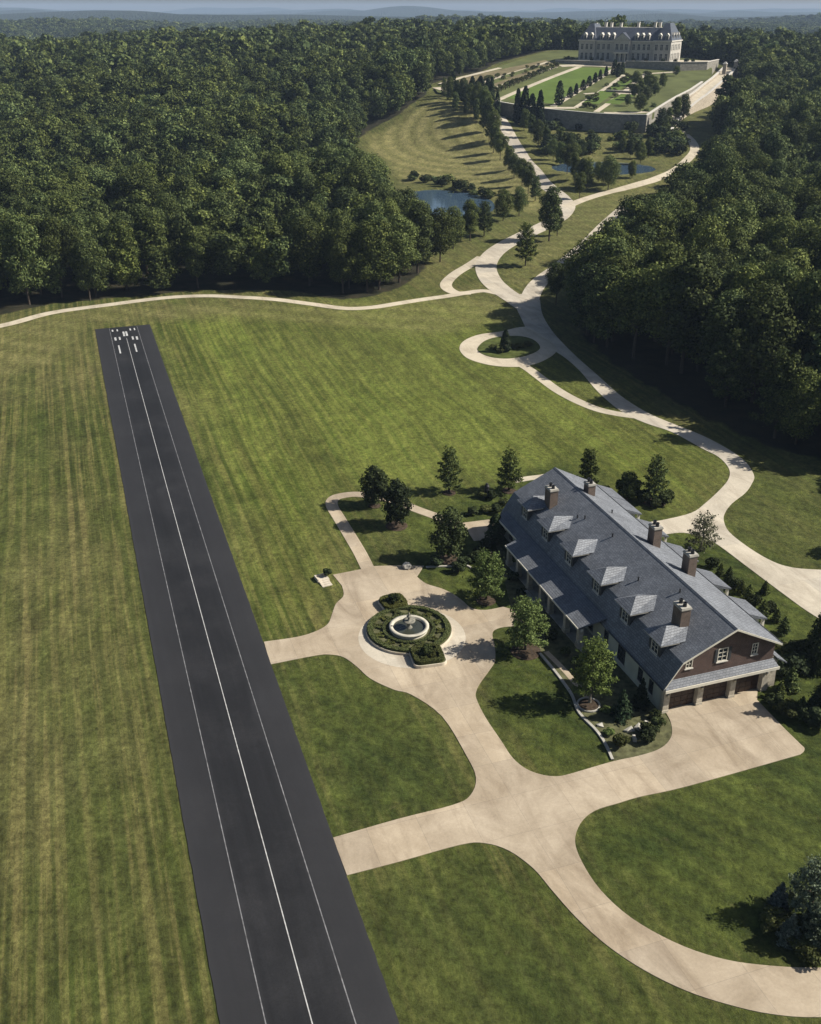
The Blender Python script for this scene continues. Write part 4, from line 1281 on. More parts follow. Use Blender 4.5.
tag(MB().lathe((FX, FY, .06), [(BR + .12, 0), (BR + .12, .32), (BR - .12, .32), (BR - .12, .2), (0, .2)], 64).build("fountain_bed", [M_BED]), "raised round planting bed around the fountain", "planter")
tag(MB().lathe((FX, FY, .06), [(BR + .2, -.02), (BR + .2, .30), (BR + .121, .30)], 64).build("bed_kerb", M_PALE), "thin pale stone kerb round the fountain bed", "kerb")
circ = lambda r, n=49, a0=0, a1=2 * math.pi: [(r * math.cos(a), r * math.sin(a)) for a in np.linspace(a0, a1, n)]
hedge(circ(BR - .35), .62, .42, 1, 9000, "outer ring of clipped box hedge around the fountain bed", (FX, FY, .2))
hedge(circ(3.15), .38, .34, 2, 3800, "inner ring of clipped box hedge next to the fountain basin", (FX, FY, .2))
# knot pattern between the rings
for i in range(24):
    a = i * 2 * math.pi / 24
    sgn = 1 if i % 2 else -1
    p = [((3.55 + 1.2 * t) * math.cos(a + sgn * .10 * math.sin(t * 3.1)), (3.55 + 1.2 * t) * math.sin(a + sgn * .10 * math.sin(t * 3.1))) for t in np.linspace(0, 1, 5)]
    hedge(p, .34, .28, 10 + i, 420, "short box hedge spoke between the two hedge rings", (FX, FY, .2), .14, "hedge spokes of the fountain bed")
for (px, sz, rot, lab) in (((393.5, 605.5), 3.3, A0 + .1, "far"), ((427.5, 658), 3.9, A0 - .1, "near")):
    x, y = at(*px)
    b = sz / 2
    sq = []
    for k in range(4):
        cx, cy = [(b - .7, b - .7), (-b + .7, b - .7), (-b + .7, -b + .7), (b - .7, -b + .7)][k]
        for a in np.linspace(k * math.pi / 2, (k + 1) * math.pi / 2, 5): sq.append((cx + .7 * math.cos(a), cy + .7 * math.sin(a)))
    rr = lambda p: (p[0] * math.cos(rot) - p[1] * math.sin(rot), p[0] * math.sin(rot) + p[1] * math.cos(rot))
    sq = [rr(p) for p in sq]
    mb = MB().sheet([(x + p[0], y + p[1]) for p in sq], .42, .4)
    tag(mb.build("corner_bed", M_BED), "small square planter bed on the %s side of the fountain bed" % ("field" if lab == "far" else "lower drive"), "planter")
    kb = MB(); n = len(sq)
    for k in range(n):
        p, q = sq[k], sq[(k + 1) % n]
        kb.add([(x + p[0] * 1.001, y + p[1] * 1.001, 0), (x + q[0] * 1.001, y + q[1] * 1.001, 0), (x + q[0] * 1.001, y + q[1] * 1.001, .44), (x + p[0] * 1.001, y + p[1] * 1.001, .44),
                (x + p[0] * 1.05, y + p[1] * 1.05, 0), (x + q[0] * 1.05, y + q[1] * 1.05, 0), (x + q[0] * 1.05, y + q[1] * 1.05, .44), (x + p[0] * 1.05, y + p[1] * 1.05, .44)],
               [(4, 5, 6, 7), (7, 6, 2, 3), (0, 3, 2, 1)])
    tag(kb.build("bed_kerb", M_PALE), "pale stone kerb of the small planter on the %s side of the fountain" % ("field" if lab == "far" else "lower drive"), "kerb")
    ins = [(p[0] * .8, p[1] * .8) for p in sq]; ins.append(ins[0])
    hedge(ins, .55, .42, 90, 3600, "square clipped hedge rim of the small planter on the %s side" % ("field" if lab == "far" else "lower drive"), (x, y, .42))
    shrub('dark', (x, y), 1.5, "small dark shrub in the middle of the %s square planter" % ("field side" if lab == "far" else "lower"), z=.42)
    for k in range(5):
        a = k * 1.257 + .4; p = (x + b * .42 * math.cos(a), y + b * .42 * math.sin(a))
        shrub('mound', p, .7, "low green filling plant in the two small planters beside the fountain", group="filling plants of the small planters", z=.4, wide=1.3)
# small landing with a planter at the forecourt's field side
x, y = at(323, 581)
la = empty("stone_landing", (x, y, 0), A0 + .15); la.scale = (.68, .62, 1)
tag(la, "small white stepped stone landing at the field side of the forecourt", "steps")
for k in range(3): MB().box(-1.0 + .0 * k, 1.1, -2.6 + .75 * k, -1.86 + .75 * k, -.1, .08 + .06 * k).build("step", M_PALE, la)
MB().box(-1.2, 1.3, -.34, 1.9, -.1, .27).build("platform", M_PALE, la)
MB().box(-1.2, -.95, -.3, 1.9, .271, .5).build("parapet", M_PALE, la)
MB().box(-.949, 1.3, 1.65, 1.9, .271, .5).build("parapet", M_PALE, la)
shrub('dark', (x + .5, y + 1.0), 1.2, "little dark shrub on the white stone landing", z=.27)
mb = MB().lathe((*at(407, 568), 0), [(.6, -.1), (.68, .25), (.55, .62), (.28, .82), (0, .88)], 9)
for i, v in enumerate(mb.v): mb.v[i] = (v[0] + .12 * math.sin(i * 2.3), v[1] + .12 * math.cos(i * 1.7), v[2])
tag(mb.build("landscape_boulder", M_STONE), "pale boulder on the forecourt edge under the dark tree shadow", "boulder")
gstrip("stone_edging", [(426, 567.5), (437, 567), (451, 566.5), (466, 566), (472, 569)], .3, M_STONE, .16, cross=1)
for i, p in enumerate(((600, 726), (629, 731), (638, 728), (645, 726), (634, 740))):
    xx, yy = at(*p)
    mb = MB().rbox((xx, yy, -.1), (.75 + .25 * (i % 2)), .5, .36 + .06 * i, .4 * i)
    for k, v in enumerate(mb.v): mb.v[k] = (v[0] + .1 * math.sin(k * 5 + i), v[1] + .1 * math.cos(k * 3 + i), v[2] - (.15 * (k % 2) if v[2] > .2 else 0))
    tag(mb.build("bed_rock", M_STONE), "pale landscape rock in the front bed near the garage corner", "rock", "rocks in the front bed")
# turning loop planting
shrub('col', (505, 352), 5.2, "narrow dark evergreen in the middle of the turning loop", "slim_evergreen", "tree", wide=1.5)
for i, p in enumerate(((494, 350), (500, 353), (514, 349), (521, 348), (528, 346))):
    shrub('mound', p, 1.5, "low shrub on the grass island of the turning loop", group="shrubs of the turning loop", wide=1.3)

# ------------------------------------------------------------------ terraced garden in front of the mansion
gpl = lambda x, y, off=0.0: at_plane(x, y, off)
pz = lambda x, y: float(plane_z(x, y))
M_GARD = plain("garden_turf", (.085, .095, .034), .95, .1, .35, .06)
M_GLAWN = plain("garden_lawn", (.085, .125, .026), .95, .1, .18, .08)
M_GBED = plain("parterre_earth", (.15, .125, .07), .95, .1, .35, .15)
tag(MB().sheet(crom(GARDEN, True, 3), 0, 3.0, zf=pz).build("garden_terrace", M_GARD), kind="structure")
# retaining wall along its front edge
def wall_run(name, pts, h_top, h_bot, t, mat, label, cap=True, group=None, zf=pz):
    e = empty(name, (0, 0, 0)); tag(e, label, "wall", group)
    def run(m, w_, lo, hi):
        vs, fs = [], []
        for i, p in enumerate(pts):
            a, b = pts[max(i - 1, 0)], pts[min(i + 1, len(pts) - 1)]
            dx, dy = b[0] - a[0], b[1] - a[1]; l = math.hypot(dx, dy)
            nx, ny = dy / l * w_ / 2, -dx / l * w_ / 2
            z = zf(p[0], p[1])
            vs += [(p[0] - nx, p[1] - ny, z + lo), (p[0] + nx, p[1] + ny, z + lo), (p[0] + nx, p[1] + ny, z + hi), (p[0] - nx, p[1] - ny, z + hi)]
        for i in range(len(pts) - 1):
            k = i * 4
            fs += [(k + 1, k + 5, k + 6, k + 2), (k + 4, k, k + 3, k + 7), (k + 2, k + 6, k + 7, k + 3), (k, k + 4, k + 5, k + 1)]
        q = (len(pts) - 1) * 4
        fs += [(0, 1, 2, 3), (q + 3, q + 2, q + 1, q)]
        m.add(vs, fs)
    m = MB(); run(m, t, h_bot, h_top); m.build("wall_body", mat, e)
    if cap:
        m = MB(); run(m, t + .5, h_top + .003, h_top + .35); m.build("coping", M_CAP, e)
    return e
front = [at_plane(*p)[:2] for p in ((497, 103.5), (520, 107.5), (545, 110.8), (570, 113.2), (596, 115.5), (622, 116.8), (646, 117))]
wall_run("retaining_wall", front, .9, -9.5, 1.0, M_WALL, "long grey stone retaining wall below the formal garden")
right = [at_plane(*p)[:2] for p in ((646, 117), (655, 111), (664, 105.2), (676, 98), (690, 91), (702, 83))]
wall_run("side_wall", right, .6, -7, .8, M_WALL, "stone wall along the garden's ramp side")
def gsheet(pts, mat, off, name="garden_path", sub=2, sharp=True):
    P = [gpl(*p)[:2] for p in pts]
    return tag(MB().sheet(P, 0, 0, zf=lambda x, y: pz(x, y) + off).build(name, mat), kind="structure")
def gpath(pts, w_, off=.10, mat=None):
    P = crom([gpl(*p)[:2] for p in pts], False, 5)
    return tag(MB().strip(P, w_, pz, off, 1).build("garden_path", mat or M_GRAV), kind="structure")
gsheet([(501, 97.5), (581, 67.5), (613, 68.3), (553, 104)], M_GLAWN, .06, "garden_lawn")
gsheet([(440, 88), (470, 76), (545, 60), (560, 66), (480, 97)], M_GBED, .05, "parterre_bed")
gsheet([(575, 106), (622, 76), (650, 78), (612, 112)], M_GARD, .05, "parterre_bed")
gpath([(436, 87.5), (455, 93.5), (474, 98.5), (500, 103), (530, 107.5), (556, 108), (575, 108)], 5.0)
gpath([(496, 101), (540, 82), (580, 66.5)], 3.6, .11)
gpath([(553, 106.5), (585, 87), (616, 68)], 3.6, .11)
gpath([(452, 93), (490, 80), (548, 62)], 2.6, .12)
gpath([(470, 98), (500, 86), (530, 75.5), (556, 67)], 2.6, .12)
gpath([(440, 84), (462, 77.5), (500, 68)], 3.2, .12)
gpath([(596, 112), (612, 101), (628, 89), (645, 74)], 3.0, .12)
gpath([(575, 108), (592, 97), (606, 88), (624, 75)], 2.6, .12)
gpath([(584, 94), (606, 93), (630, 94), (652, 94.5)], 3.0, .13)
gpath([(560, 66), (590, 65.5), (620, 67), (650, 67.5)], 9.0, .14)
gpath([(604, 113), (628, 113), (648, 112)], 4.0, .13)
gpath([(645, 74), (660, 73), (676, 72)], 3.0, .13)
cw = [at_plane(*p)[:2] for p in ((606, 92), (628, 93), (650, 94))]
wall_run("garden_wall", cw, .8, -.3, .7, M_WALL, "low wall crossing the parterre right of the garden lawn")
for i, (u0, v0, u1, v1, wd) in enumerate(((590, 104, 608, 91.5, 9), (612, 104, 628, 94.5, 8), (612, 90, 634, 76, 7), (520, 84, 548, 71, 4), (470, 90, 505, 78, 6), (505, 77, 540, 66, 6))):
    a, b = at_plane(u0, v0), at_plane(u1, v1)
    tag(MB().strip([a[:2], b[:2]], wd, pz, .16, 1).build("parterre_bed", M_GLAWN if i < 3 else M_GARD), kind="structure")
rg = random.Random(8)
GBUSH = crown_shrub("parterre_crown", 611, 1.0, .6, 360, .17, M_HEDGE, 6)
def gshrub(px, h):
    x, y, z = at_plane(*px)
    place("parterre_shrub", (x, y, z), rg.uniform(0, 6), (h * 1.2, h * 1.2, h), [("stem", STEM), ("foliage", GBUSH)], "small clipped shrub dotted along the parterre beds of the formal garden", "shrub", "parterre shrubs")
for i in range(22): gshrub((rg.uniform(445, 560), 0), 1) if False else gshrub((lambda t: (452 + 100 * t + rg.uniform(-4, 4), 92 - 29 * t + rg.uniform(-2.5, 2.5)))(rg.uniform(0, 1)), rg.uniform(1.6, 3.2))
for i in range(30): gshrub((lambda t: (580 + 62 * t + rg.uniform(-12, 14), 108 - 34 * t + rg.uniform(-3, 3)))(rg.uniform(0, 1)), rg.uniform(1.6, 3.4))
# ramp road up to the mansion with parapet walls
RAMP = [(660, 120), (664, 112), (672, 103), (686, 95), (700, 89), (713, 81), (722, 73), (729, 66)]
RP = crom([at_plane(x + 3, y + 1)[:2] for x, y in RAMP], False, 5)
rz = lambda x, y: float(hgt(x, y)) + .1 + (pz(x, y) - .6 - float(hgt(x, y))) * float(smooth(555, 650, y))
tag(MB().strip(RP, 6.5, rz, .1, 2).build("ramp_road", M_GRAV), kind="structure")
def offset(P, d):
    o = []
    for i, p in enumerate(P):
        a, b = P[max(i - 1, 0)], P[min(i + 1, len(P) - 1)]
        l = math.hypot(b[0] - a[0], b[1] - a[1])
        o.append((p[0] + (b[1] - a[1]) / l * d, p[1] - (b[0] - a[0]) / l * d))
    return o
M_RAMPW = masonry("ramp_stone", (.42, .36, .28), (.34, .29, .23), (.24, .21, .17), 1.1, .55, .03, .6)  # warmer, paler stone than the retaining wall
wall_run("ramp_wall", offset(RP, 4.0), 1.6, -9, .9, M_RAMPW, "outer pale stone wall of the ramp climbing to the mansion", zf=rz)
wall_run("ramp_wall", offset(RP, -3.9), 1.4, -2, .8, M_RAMPW, "inner pale stone wall of the ramp climbing to the mansion", zf=rz)

# ------------------------------------------------------------------ mansion
GA = -R(26)
mx, my, _z = at_plane(581, 60.5)
MZ = 39.0
r_ = ray(580, 60.5); t_ = 735 / r_[1]
mx, my = r_[0] * t_, 735.0
MZ = H + r_[2] * t_
mansion = empty("mansion", (mx, my, MZ), GA)
tag(mansion, "large pale stone mansion with steep slate roofs on the far hill", "mansion")
ML, MD, ME = 59.0, 27.0, 11.6
MB().box(0, ML, 0, MD, -6, ME).build("wall", M_CHAT, mansion)
MB().box(-.5, ML + .5, -.5, MD + .5, ME + .003, ME + .8).build("cornice", M_CAP, mansion)
MB().box(-.25, ML + .25, -.25, MD + .25, 5.75, 6.1).build("band_course", M_CAP, mansion)
def hip(x0, x1, y0, y1, z0, z1, inx, iny, parent, name="roof"):
    return MB().frustum((x0, x1, y0, y1), z0, (x0 + inx, x1 - inx, y0 + iny, y1 - iny), z1).build(name, M_CROOF, parent)
mroof = hip(-.3, ML + .3, -.3, MD + .3, ME + .803, ME + 8.2, 5.0, 8.5, mansion)
MB().box(6, ML - 6, 9, MD - 9, ME + 8.203, ME + 8.5).build("roof_ridge", M_CAP, mroof)
# end and centre pavilions
for (x0, x1, y0, top, nm) in ((-1.0, 10.0, -1.5, 10.6, "pavilion"), (ML - 10, ML + 1.2, -1.5, 11.2, "pavilion")):
    p = MB().box(x0, x1, y0, MD + 1.5, -6, ME + .4).build(nm, M_CHAT, mansion)
    MB().box(x0 - .5, x1 + .5, y0 - .5, MD + 2.0, ME + .403, ME + 1.1).build("cornice", M_CAP, p)
    hip(x0 - .2, x1 + .2, y0 - .2, MD + 1.7, ME + 1.103, ME + top, 4.4, 9.5, p, "pavilion_roof")
p = MB().box(23.0, 33.5, -2.4, 3, -6, ME + 1.0).build("pavilion", M_CHAT, mansion)
MB().add([(22.6, -2.7, ME + 1.003), (33.9, -2.7, ME + 1.003), (28.25, -2.7, ME + 5.6), (22.6, 9, ME + 1.003), (33.9, 9, ME + 1.003), (28.25, 9, ME + 5.6)],
         [(0, 1, 2), (5, 4, 3), (1, 4, 5, 2), (3, 0, 2, 5), (0, 3, 4, 1)]).build("pediment_roof", M_CROOF, p)
MB().add([(23.1, -2.75, ME + 1.1), (33.4, -2.75, ME + 1.1), (28.25, -2.75, ME + 5.2), (23.1, -2.703, ME + 1.1), (33.4, -2.703, ME + 1.1), (28.25, -2.703, ME + 5.2)], [(0, 1, 2), (5, 4, 3)] + [(0, 3, 4, 1), (1, 4, 5, 2), (2, 5, 3, 0)]).build("pediment", M_CHAT, p)
def mwin(par, x, y, z, w_, h_, side=False, door=False):
    m, g = MB(), MB()
    t = .22
    def bx(q, u0, u1, v0, v1, d0, d1):
        if side: q.box(x - d1, x - d0, y + u0, y + u1, z + v0, z + v1)
        else: q.box(x + u0, x + u1, y + d0, y + d1, z + v0, z + v1)
    bx(m, -t, 0, -t, h_ + t, -.12, -.003); bx(m, w_, w_ + t, -t, h_ + t, -.12, -.003)
    bx(m, 0, w_, h_, h_ + t, -.12, -.003); bx(m, 0, w_, -t, 0, -.16, -.003)
    bx(m, w_ / 2 - .06, w_ / 2 + .06, 0, h_, -.1, -.05); bx(m, 0, w_, h_ * .62, h_ * .62 + .1, -.099, -.051)
    f = m.build("window", M_CAP, par)
    bx(g, 0, w_, 0, h_, -.045, -.004)
    g.build("pane", M_GLASS, f)
xs = [11.2, 14.6, 18.0, 34.8, 38.2, 41.6, 44.6]
for x in xs:
    mwin(mansion, x, 0, 1.0, 1.7, 4.0); mwin(mansion, x, 0, 6.9, 1.7, 3.4)
for x in (.6, 3.7, 6.8): 
    mwin(mansion, x, -1.5, 1.0, 1.6, 4.0); mwin(mansion, x, -1.5, 6.9, 1.6, 3.4)
for x in (ML - 9.0, ML - 5.6, ML - 2.2):
    mwin(mansion, x, -1.5, 1.0, 1.7, 4.0); mwin(mansion, x, -1.5, 6.9, 1.7, 3.4)
for x in (24.2, 27.3, 30.4):
    mwin(mansion, x, -2.4, .3, 2.0, 4.7); mwin(mansion, x, -2.4, 6.9, 1.9, 3.6)
for y in (0.5, 5.0, 9.5, 14.0, 18.5, 22.5):
    mwin(mansion, ML + 1.2, y, 1.0, 1.7, 4.0, True); mwin(mansion, ML + 1.2, y, 6.9, 1.7, 3.4, True)
for x in (1.8, 6.0, 12.5, 16.5, 20.3, 35.8, 39.6, 43.5, ML - 7.5, ML - 2.8):
    yb = -1.1 if (x < 10 or x > ML - 10) else .2
    d = MB().box(x, x + 1.9, yb, yb + 4, ME + .9, ME + 4.0).build("dormer", M_CHAT, mansion)
    MB().add([(x - .25, yb - .25, ME + 4.003), (x + 2.15, yb - .25, ME + 4.003), (x + .95, yb - .25, ME + 5.4), (x - .25, yb + 4.5, ME + 4.003), (x + 2.15, yb + 4.5, ME + 4.003), (x + .95, yb + 4.5, ME + 5.4)],
             [(0, 1, 2), (5, 4, 3), (1, 4, 5, 2), (3, 0, 2, 5), (0, 3, 4, 1)]).build("dormer_roof", M_CAP, d)
    MB().box(x + .4, x + 1.5, yb - .05, yb - .004, ME + 1.4, ME + 3.6).build("pane", M_GLASS, d)
for (x, y) in ((ML + .9, 4), (ML + .9, 11.5), (ML + .9, 19)):
    d = MB().box(x - 4, x, y, y + 2, ME + 1.3, ME + 4.4).build("dormer", M_CHAT, mansion)
    MB().add([(x + .25, y - .25, ME + 4.403), (x + .25, y + 2.25, ME + 4.403), (x + .25, y + 1, ME + 5.8), (x - 4.5, y - .25, ME + 4.403), (x - 4.5, y + 2.25, ME + 4.403), (x - 4.5, y + 1, ME + 5.8)],
             [(0, 1, 2), (5, 4, 3), (1, 4, 5, 2), (3, 0, 2, 5), (0, 3, 4, 1)]).build("dormer_roof", M_CAP, d)
    MB().box(x + .004, x + .05, y + .4, y + 1.6, ME + 1.8, ME + 4.0).build("pane", M_GLASS, d)
for (x, y, t) in ((11.5, 12, 11.0), (14.5, 15, 10.8), (22, 11, 10.8), (33, 14, 11.2), (45, 10, 11.4), (47.5, 13, 11.2), (4, 14, 10.6)):
    c = MB().box(x, x + 1.5, y, y + 1.9, ME + 6.5, ME + t).build("chimney", M_CAP, mansion)
    MB().box(x - .2, x + 1.7, y - .2, y + 2.1, ME + t + .003, ME + t + .35).build("chimney_cap", M_CAP, c)
for x in (25.0, 28.2, 31.4): MB().lathe((x, -4.2, 0), [(.45, 0), (.5, .3), (.36, .4), (.32, 4.2), (.5, 4.5), (.5, 4.8), (0, 4.8)], 10).build("portico_column", M_CAP, mansion)
MB().box(23.5, 33.0, -4.9, -2.41, 4.803, 5.7).build("portico", M_CAP, mansion)
# terrace under the mansion with its wall
def ml(x, y): return (mx + x * math.cos(GA) - y * math.sin(GA), my + x * math.sin(GA) + y * math.cos(GA))
TER = [ml(-14, -9), ml(ML + 10, -9), ml(ML + 24, 2), ml(ML + 24, 40), ml(-14, 44)]
tag(MB().sheet(TER, MZ - .15, 7).build("mansion_terrace", M_GRAV), kind="structure")
tag(MB().sheet([ml(ML + 5, -7), ml(ML + 10, -7.5), ml(ML + 22, 3), ml(ML + 22, 14), ml(ML + 5, 14)], MZ - .08).build("terrace_lawn", M_GLAWN), kind="structure")
tag(MB().sheet([ml(-13, -8), ml(8, -8), ml(8, -3), ml(-13, 10)], MZ - .08).build("terrace_lawn", M_GLAWN), kind="structure")
TW = [ml(34, -9.4), ml(ML + 10, -9.4), ml(ML + 24.4, 2), ml(ML + 24.4, 40)]
wall_run("terrace_wall", TW, .5, -8, .9, M_WALL, "stone terrace wall in front of the mansion's right end", zf=lambda x, y: MZ)
TW2 = [ml(-14, -9.4), ml(20, -9.4)]
wall_run("terrace_wall", TW2, .2, -5, .9, M_WALL, "stone terrace wall in front of the mansion's left end", zf=lambda x, y: MZ)

for i, (px, lab) in enumerate((((724, 73.5), "pale stone gate pillar on the mansion side of the ramp's top"), ((735, 71), "pale stone gate pillar on the woods side of the ramp's top"))):
    x, y, z = at_plane(*px)
    g_ = empty("gate_pillar", (x, y, z - 1), GA); tag(g_, lab, "pillar")
    MB().box(-1.1, 1.1, -1.1, 1.1, -2, 6.5).build("shaft", M_RAMPW, g_)
    MB().frustum((-1.4, 1.4, -1.4, 1.4), 6.503, (-.3, .3, -.3, .3), 7.8).build("cap", M_CAP, g_)
# ------------------------------------------------------------------ garden and avenue trees
M_CYP = leaf_material("cypress_needles", (.010, .018, .008), (.018, .029, .011), (.032, .044, .018), .05, (.03, .04, .016))
CY = [crown_column("cypress_crown", 200 + i, 1.0, .115 + .02 * i, .03, 1300, .06, M_CYP) for i in range(3)]
CYT = trunk_mesh("cypress_trunk", 1, 1.0, .012, .6, 0, M_BARK)
def zat(px, plane):
    if plane:
        p = at_plane(*px); return p
    x, y = gp(*px); return x, y, float(hgt(x, y))
def cyp(px, h, label, group, plane=False, wide=1.0, dz=0):
    x, y, z = zat(px, plane)
    k = rnd.randrange(3)
    return place("cypress_tree", (x, y, z - .1 + dz), rnd.uniform(0, 6), (h * wide, h * wide, h), [("trunk", CYT), ("crown", CY[k])], label, "cypress", group)
for px, h in (((517, 124), 17), ((524, 126), 19), ((531, 127), 16), ((539, 128), 18)):
    cyp(px, h, "tall dark cypress standing before the left end of the retaining wall", "cypresses before the retaining wall", wide=1.15)
for px, h in (((487, 112), 17), ((491, 114), 18), ((483, 110), 12), ((497, 116), 12)):
    cyp(px, h, "thin dark cypress in the clump at the head of the tree lined drive", "cypresses at the head of the drive", wide=1.0)
for px, h in (((453, 94), 12), ((461, 97), 9), ((472, 100), 12), ((480, 102), 13), ((466, 99), 8), ((476, 99), 9)):
    cyp(px, h, "dark conical evergreen along the front walk left of the garden lawn", "evergreens along the front walk", True, wide=1.5)
cyp((559, 105), 12, "tallest dark cypress at the near corner of the garden lawn", None, True, 1.4)
for px in ((570, 97.5), (576, 94), (583, 90), (589, 86), (595, 82.5), (600, 79.5), (606, 76)):
    cyp(px, 5.6, "small clipped conical tree in the row along the right side of the garden lawn", "clipped row right of the garden lawn", True, 2.1)
for px, h in (((614, 75), 9), ((618, 77), 8), ((622, 74), 7)):
    cyp(px, h, "dark conical evergreen near the steps below the mansion", "evergreens below the mansion", True, 1.8)
CONE_R = crown_shrub("garden_crown", 301, 1.0, .52, 500, .14, M_HEDGE, 6)
for i in range(15):
    t = i / 14
    px = (497 + 59 * t, 93 - 25 * t)
    x, y, z = at_plane(*px)
    place("garden_tree", (x, y, z), rnd.uniform(0, 6), 4.2 + rnd.uniform(-.5, .5), [("trunk", STEM), ("crown", CONE_R)], "small round green tree in the row along the left side of the garden lawn", "tree", "round trees left of the garden lawn")
# broadleaf stock for avenue, woods and distance
def wood_crowns(nm, n, size, K):
    """seven kinds of wild crown: wide, oval, tall, ragged, spired"""
    o = []
    for i, (R_, h0, pk, kk_) in enumerate(((.33, .16, .42, K), (.27, .22, .55, K), (.37, .2, .36, K - 4), (.23, .24, .5, K - 2), (.30, .14, .45, K + 6), (.35, .3, .6, max(8, K - 7)))):
        o.append(crown_broad(nm, 400 + i, 1.0, R_, h0, n, size, M_OAK, kk_, pk))
    o.append(crown_airy(nm, 409, 1.0, .27, .16, int(n * .9), size * 1.05, M_OAK, 40))
    return o
BR_H = wood_crowns("broad_crown", 9500, .027, 17)
BR_T = [trunk_mesh("broad_trunk", 500 + i, 1.0, .014, .85, 5, M_BARK, .2, .03) for i in range(7)]
def broad(name, p, z, h, label, group, cat="tree", wide=1.0, k=None):
    k = rnd.randrange(7) if k is None else k
    return place(name, (p[0], p[1], z - .1), rnd.uniform(0, 6.28), (h * wide, h * wide, h), [("trunk", BR_T[k]), ("crown", BR_H[k])], label, cat, group)
AV_L = [(487, 122), (492, 132), (497, 143), (496.6, 153), (503, 160), (511, 170), (517, 178), (525, 186), (531, 194), (538, 201)]
for i, px in enumerate(AV_L):
    x, y = gp(px[0] - 3, px[1]); broad("avenue_tree", (x, y), float(hgt(x, y)), (17, 16, 15, 13.5, 11.5)[i] if i < 5 else rnd.uniform(9.5, 11), "broadleaf tree in the row on the hay slope side of the climbing drive", "avenue row on the hay slope side", wide=.72 if i < 4 else .95)
AV_R = [(521, 131), (528, 138), (535, 146), (543, 152), (550, 160), (557, 167), (564, 174), (571, 180), (579, 187)]
for px in AV_R:
    x, y = gp(px[0] + 3, px[1]); broad("avenue_tree", (x, y), float(hgt(x, y)), rnd.uniform(9, 12), "broadleaf tree in the row on the upper pond side of the climbing drive", "avenue row on the pond side", wide=.95)
for px, h, lab in (((525, 266), 13.5, "single round tree inside the fork where the drive meets the side road"), ((549, 241), 17, "taller tree at the inner edge of the drive bend"), ((557, 236), 9, "small tree just right of the taller tree at the drive bend"),
                   ((453, 249), 13, "tree on the grass between lower pond and drive"), ((470, 241), 13, "broad tree on the right bank of the lower pond"), ((484, 236), 12, "tree beside the drive below the hay slope"),
                   ((503, 221), 11, "tree at the foot of the hay slope above the drive bend"), ((519, 216), 10, "small tree at the lowest corner of the hay slope"), ((440, 262), 16, "tree by the drive fork at the corner of the left woods"),
                   ((608, 190), 13, "tree beside the pond path at the near shore of the upper pond"), ((587, 188), 12, "tree on the near shore of the upper pond beside the avenue"), ((579, 199), 10, "small tree between pond path and drive"),
                   ((556, 305), 11, "young tree at the woods corner beside the side road")):
    x, y = gp(*px); broad("meadow_tree", (x, y), float(hgt(x, y)), h, lab, None)
# bushes round the ponds and the slope under the wall
for i, (px, h) in enumerate((((444, 98), 9), ((450, 102), 11), ((457, 104), 10), ((464, 107), 12), ((471, 110), 11), ((477, 114), 13), ((484, 119), 12), ((455, 112), 8), ((466, 117), 9), ((476, 124), 10), ((484, 132), 12), ((489, 141), 11))):
    x, y = gp(*px); broad("slope_tree", (x, y), float(hgt(x, y)), h + 2, "broadleaf tree scattered at the top of the hay slope below the garden's front walk", "trees at the top of the hay slope", wide=.7)
for i, (px, h) in enumerate((((574, 163), 9), ((582, 158), 8), ((590, 155), 7), ((612, 184), 9), ((598, 182), 8), ((630, 158), 8), ((640, 164), 9), ((570, 150), 8), ((622, 152), 7), ((648, 158), 9), ((657, 150), 8), ((560, 142), 7), ((632, 178), 7))):
    x, y = gp(*px); broad("pond_tree", (x, y), float(hgt(x, y)), h, "smallish tree standing round the shore of the upper pond", "trees round the upper pond", wide=1.0)
BU = [crown_shrub("bush_crown", 600 + i, 1.0, .62, 620, .13, [M_OAK, M_DARK, M_LAWN][i]) for i in range(3)]
def bush(px, h, label, group):
    x, y = gp(*px)
    return place("wild_bush", (x, y, float(hgt(x, y)) - .15), rnd.uniform(0, 6), (h * 1.3, h * 1.3, h), [("stem", STEM), ("foliage", BU[rnd.randrange(2)])], label, "bush", group)
rb = random.Random(4)
for i in range(105):
    px = (rb.uniform(545, 684), rb.uniform(124, 156))
    if 596 < px[0] < 640 and px[1] > 152: continue
    bush(px, rb.uniform(2.5, 6.5), "dark bush in the thicket between the upper pond and the retaining wall", "thicket above the upper pond")
for i in range(16):
    t = i / 15
    bush((410 + 82 * t + rb.uniform(-3, 3), 180 + 20 * t ** 1.6 + rb.uniform(-2, 2)), rb.uniform(2.5, 5), "bush on the far bank of the lower pond below the hay slope", "bushes on the lower pond bank")
for px, h in (((640, 112), 9), ((634, 100), 8), ((640, 98), 9), ((646, 102), 8), ((650, 92), 9), ((655, 96), 7), ((636, 86), 8), ((628, 106), 6), ((645, 88), 7), ((662, 88), 8), ((676, 76), 6)):
    x, y, z = at_plane(*px)
    broad("parterre_tree", (x, y), z, h, "leafy tree in the grove on the right side of the parterre", "grove beside the parterre", wide=1.2)
for px, h in (((652, 122), 10), ((645, 127), 9), ((660, 132), 12), ((668, 126), 9), ((640, 121), 7), ((675, 122), 12), ((683, 120), 13)):
    x, y = gp(*px)
    broad("slope_tree", (x, y), float(hgt(x, y)), h, "leafy tree below the foot of the mansion's stone ramp", "trees below the ramp", wide=1.1)
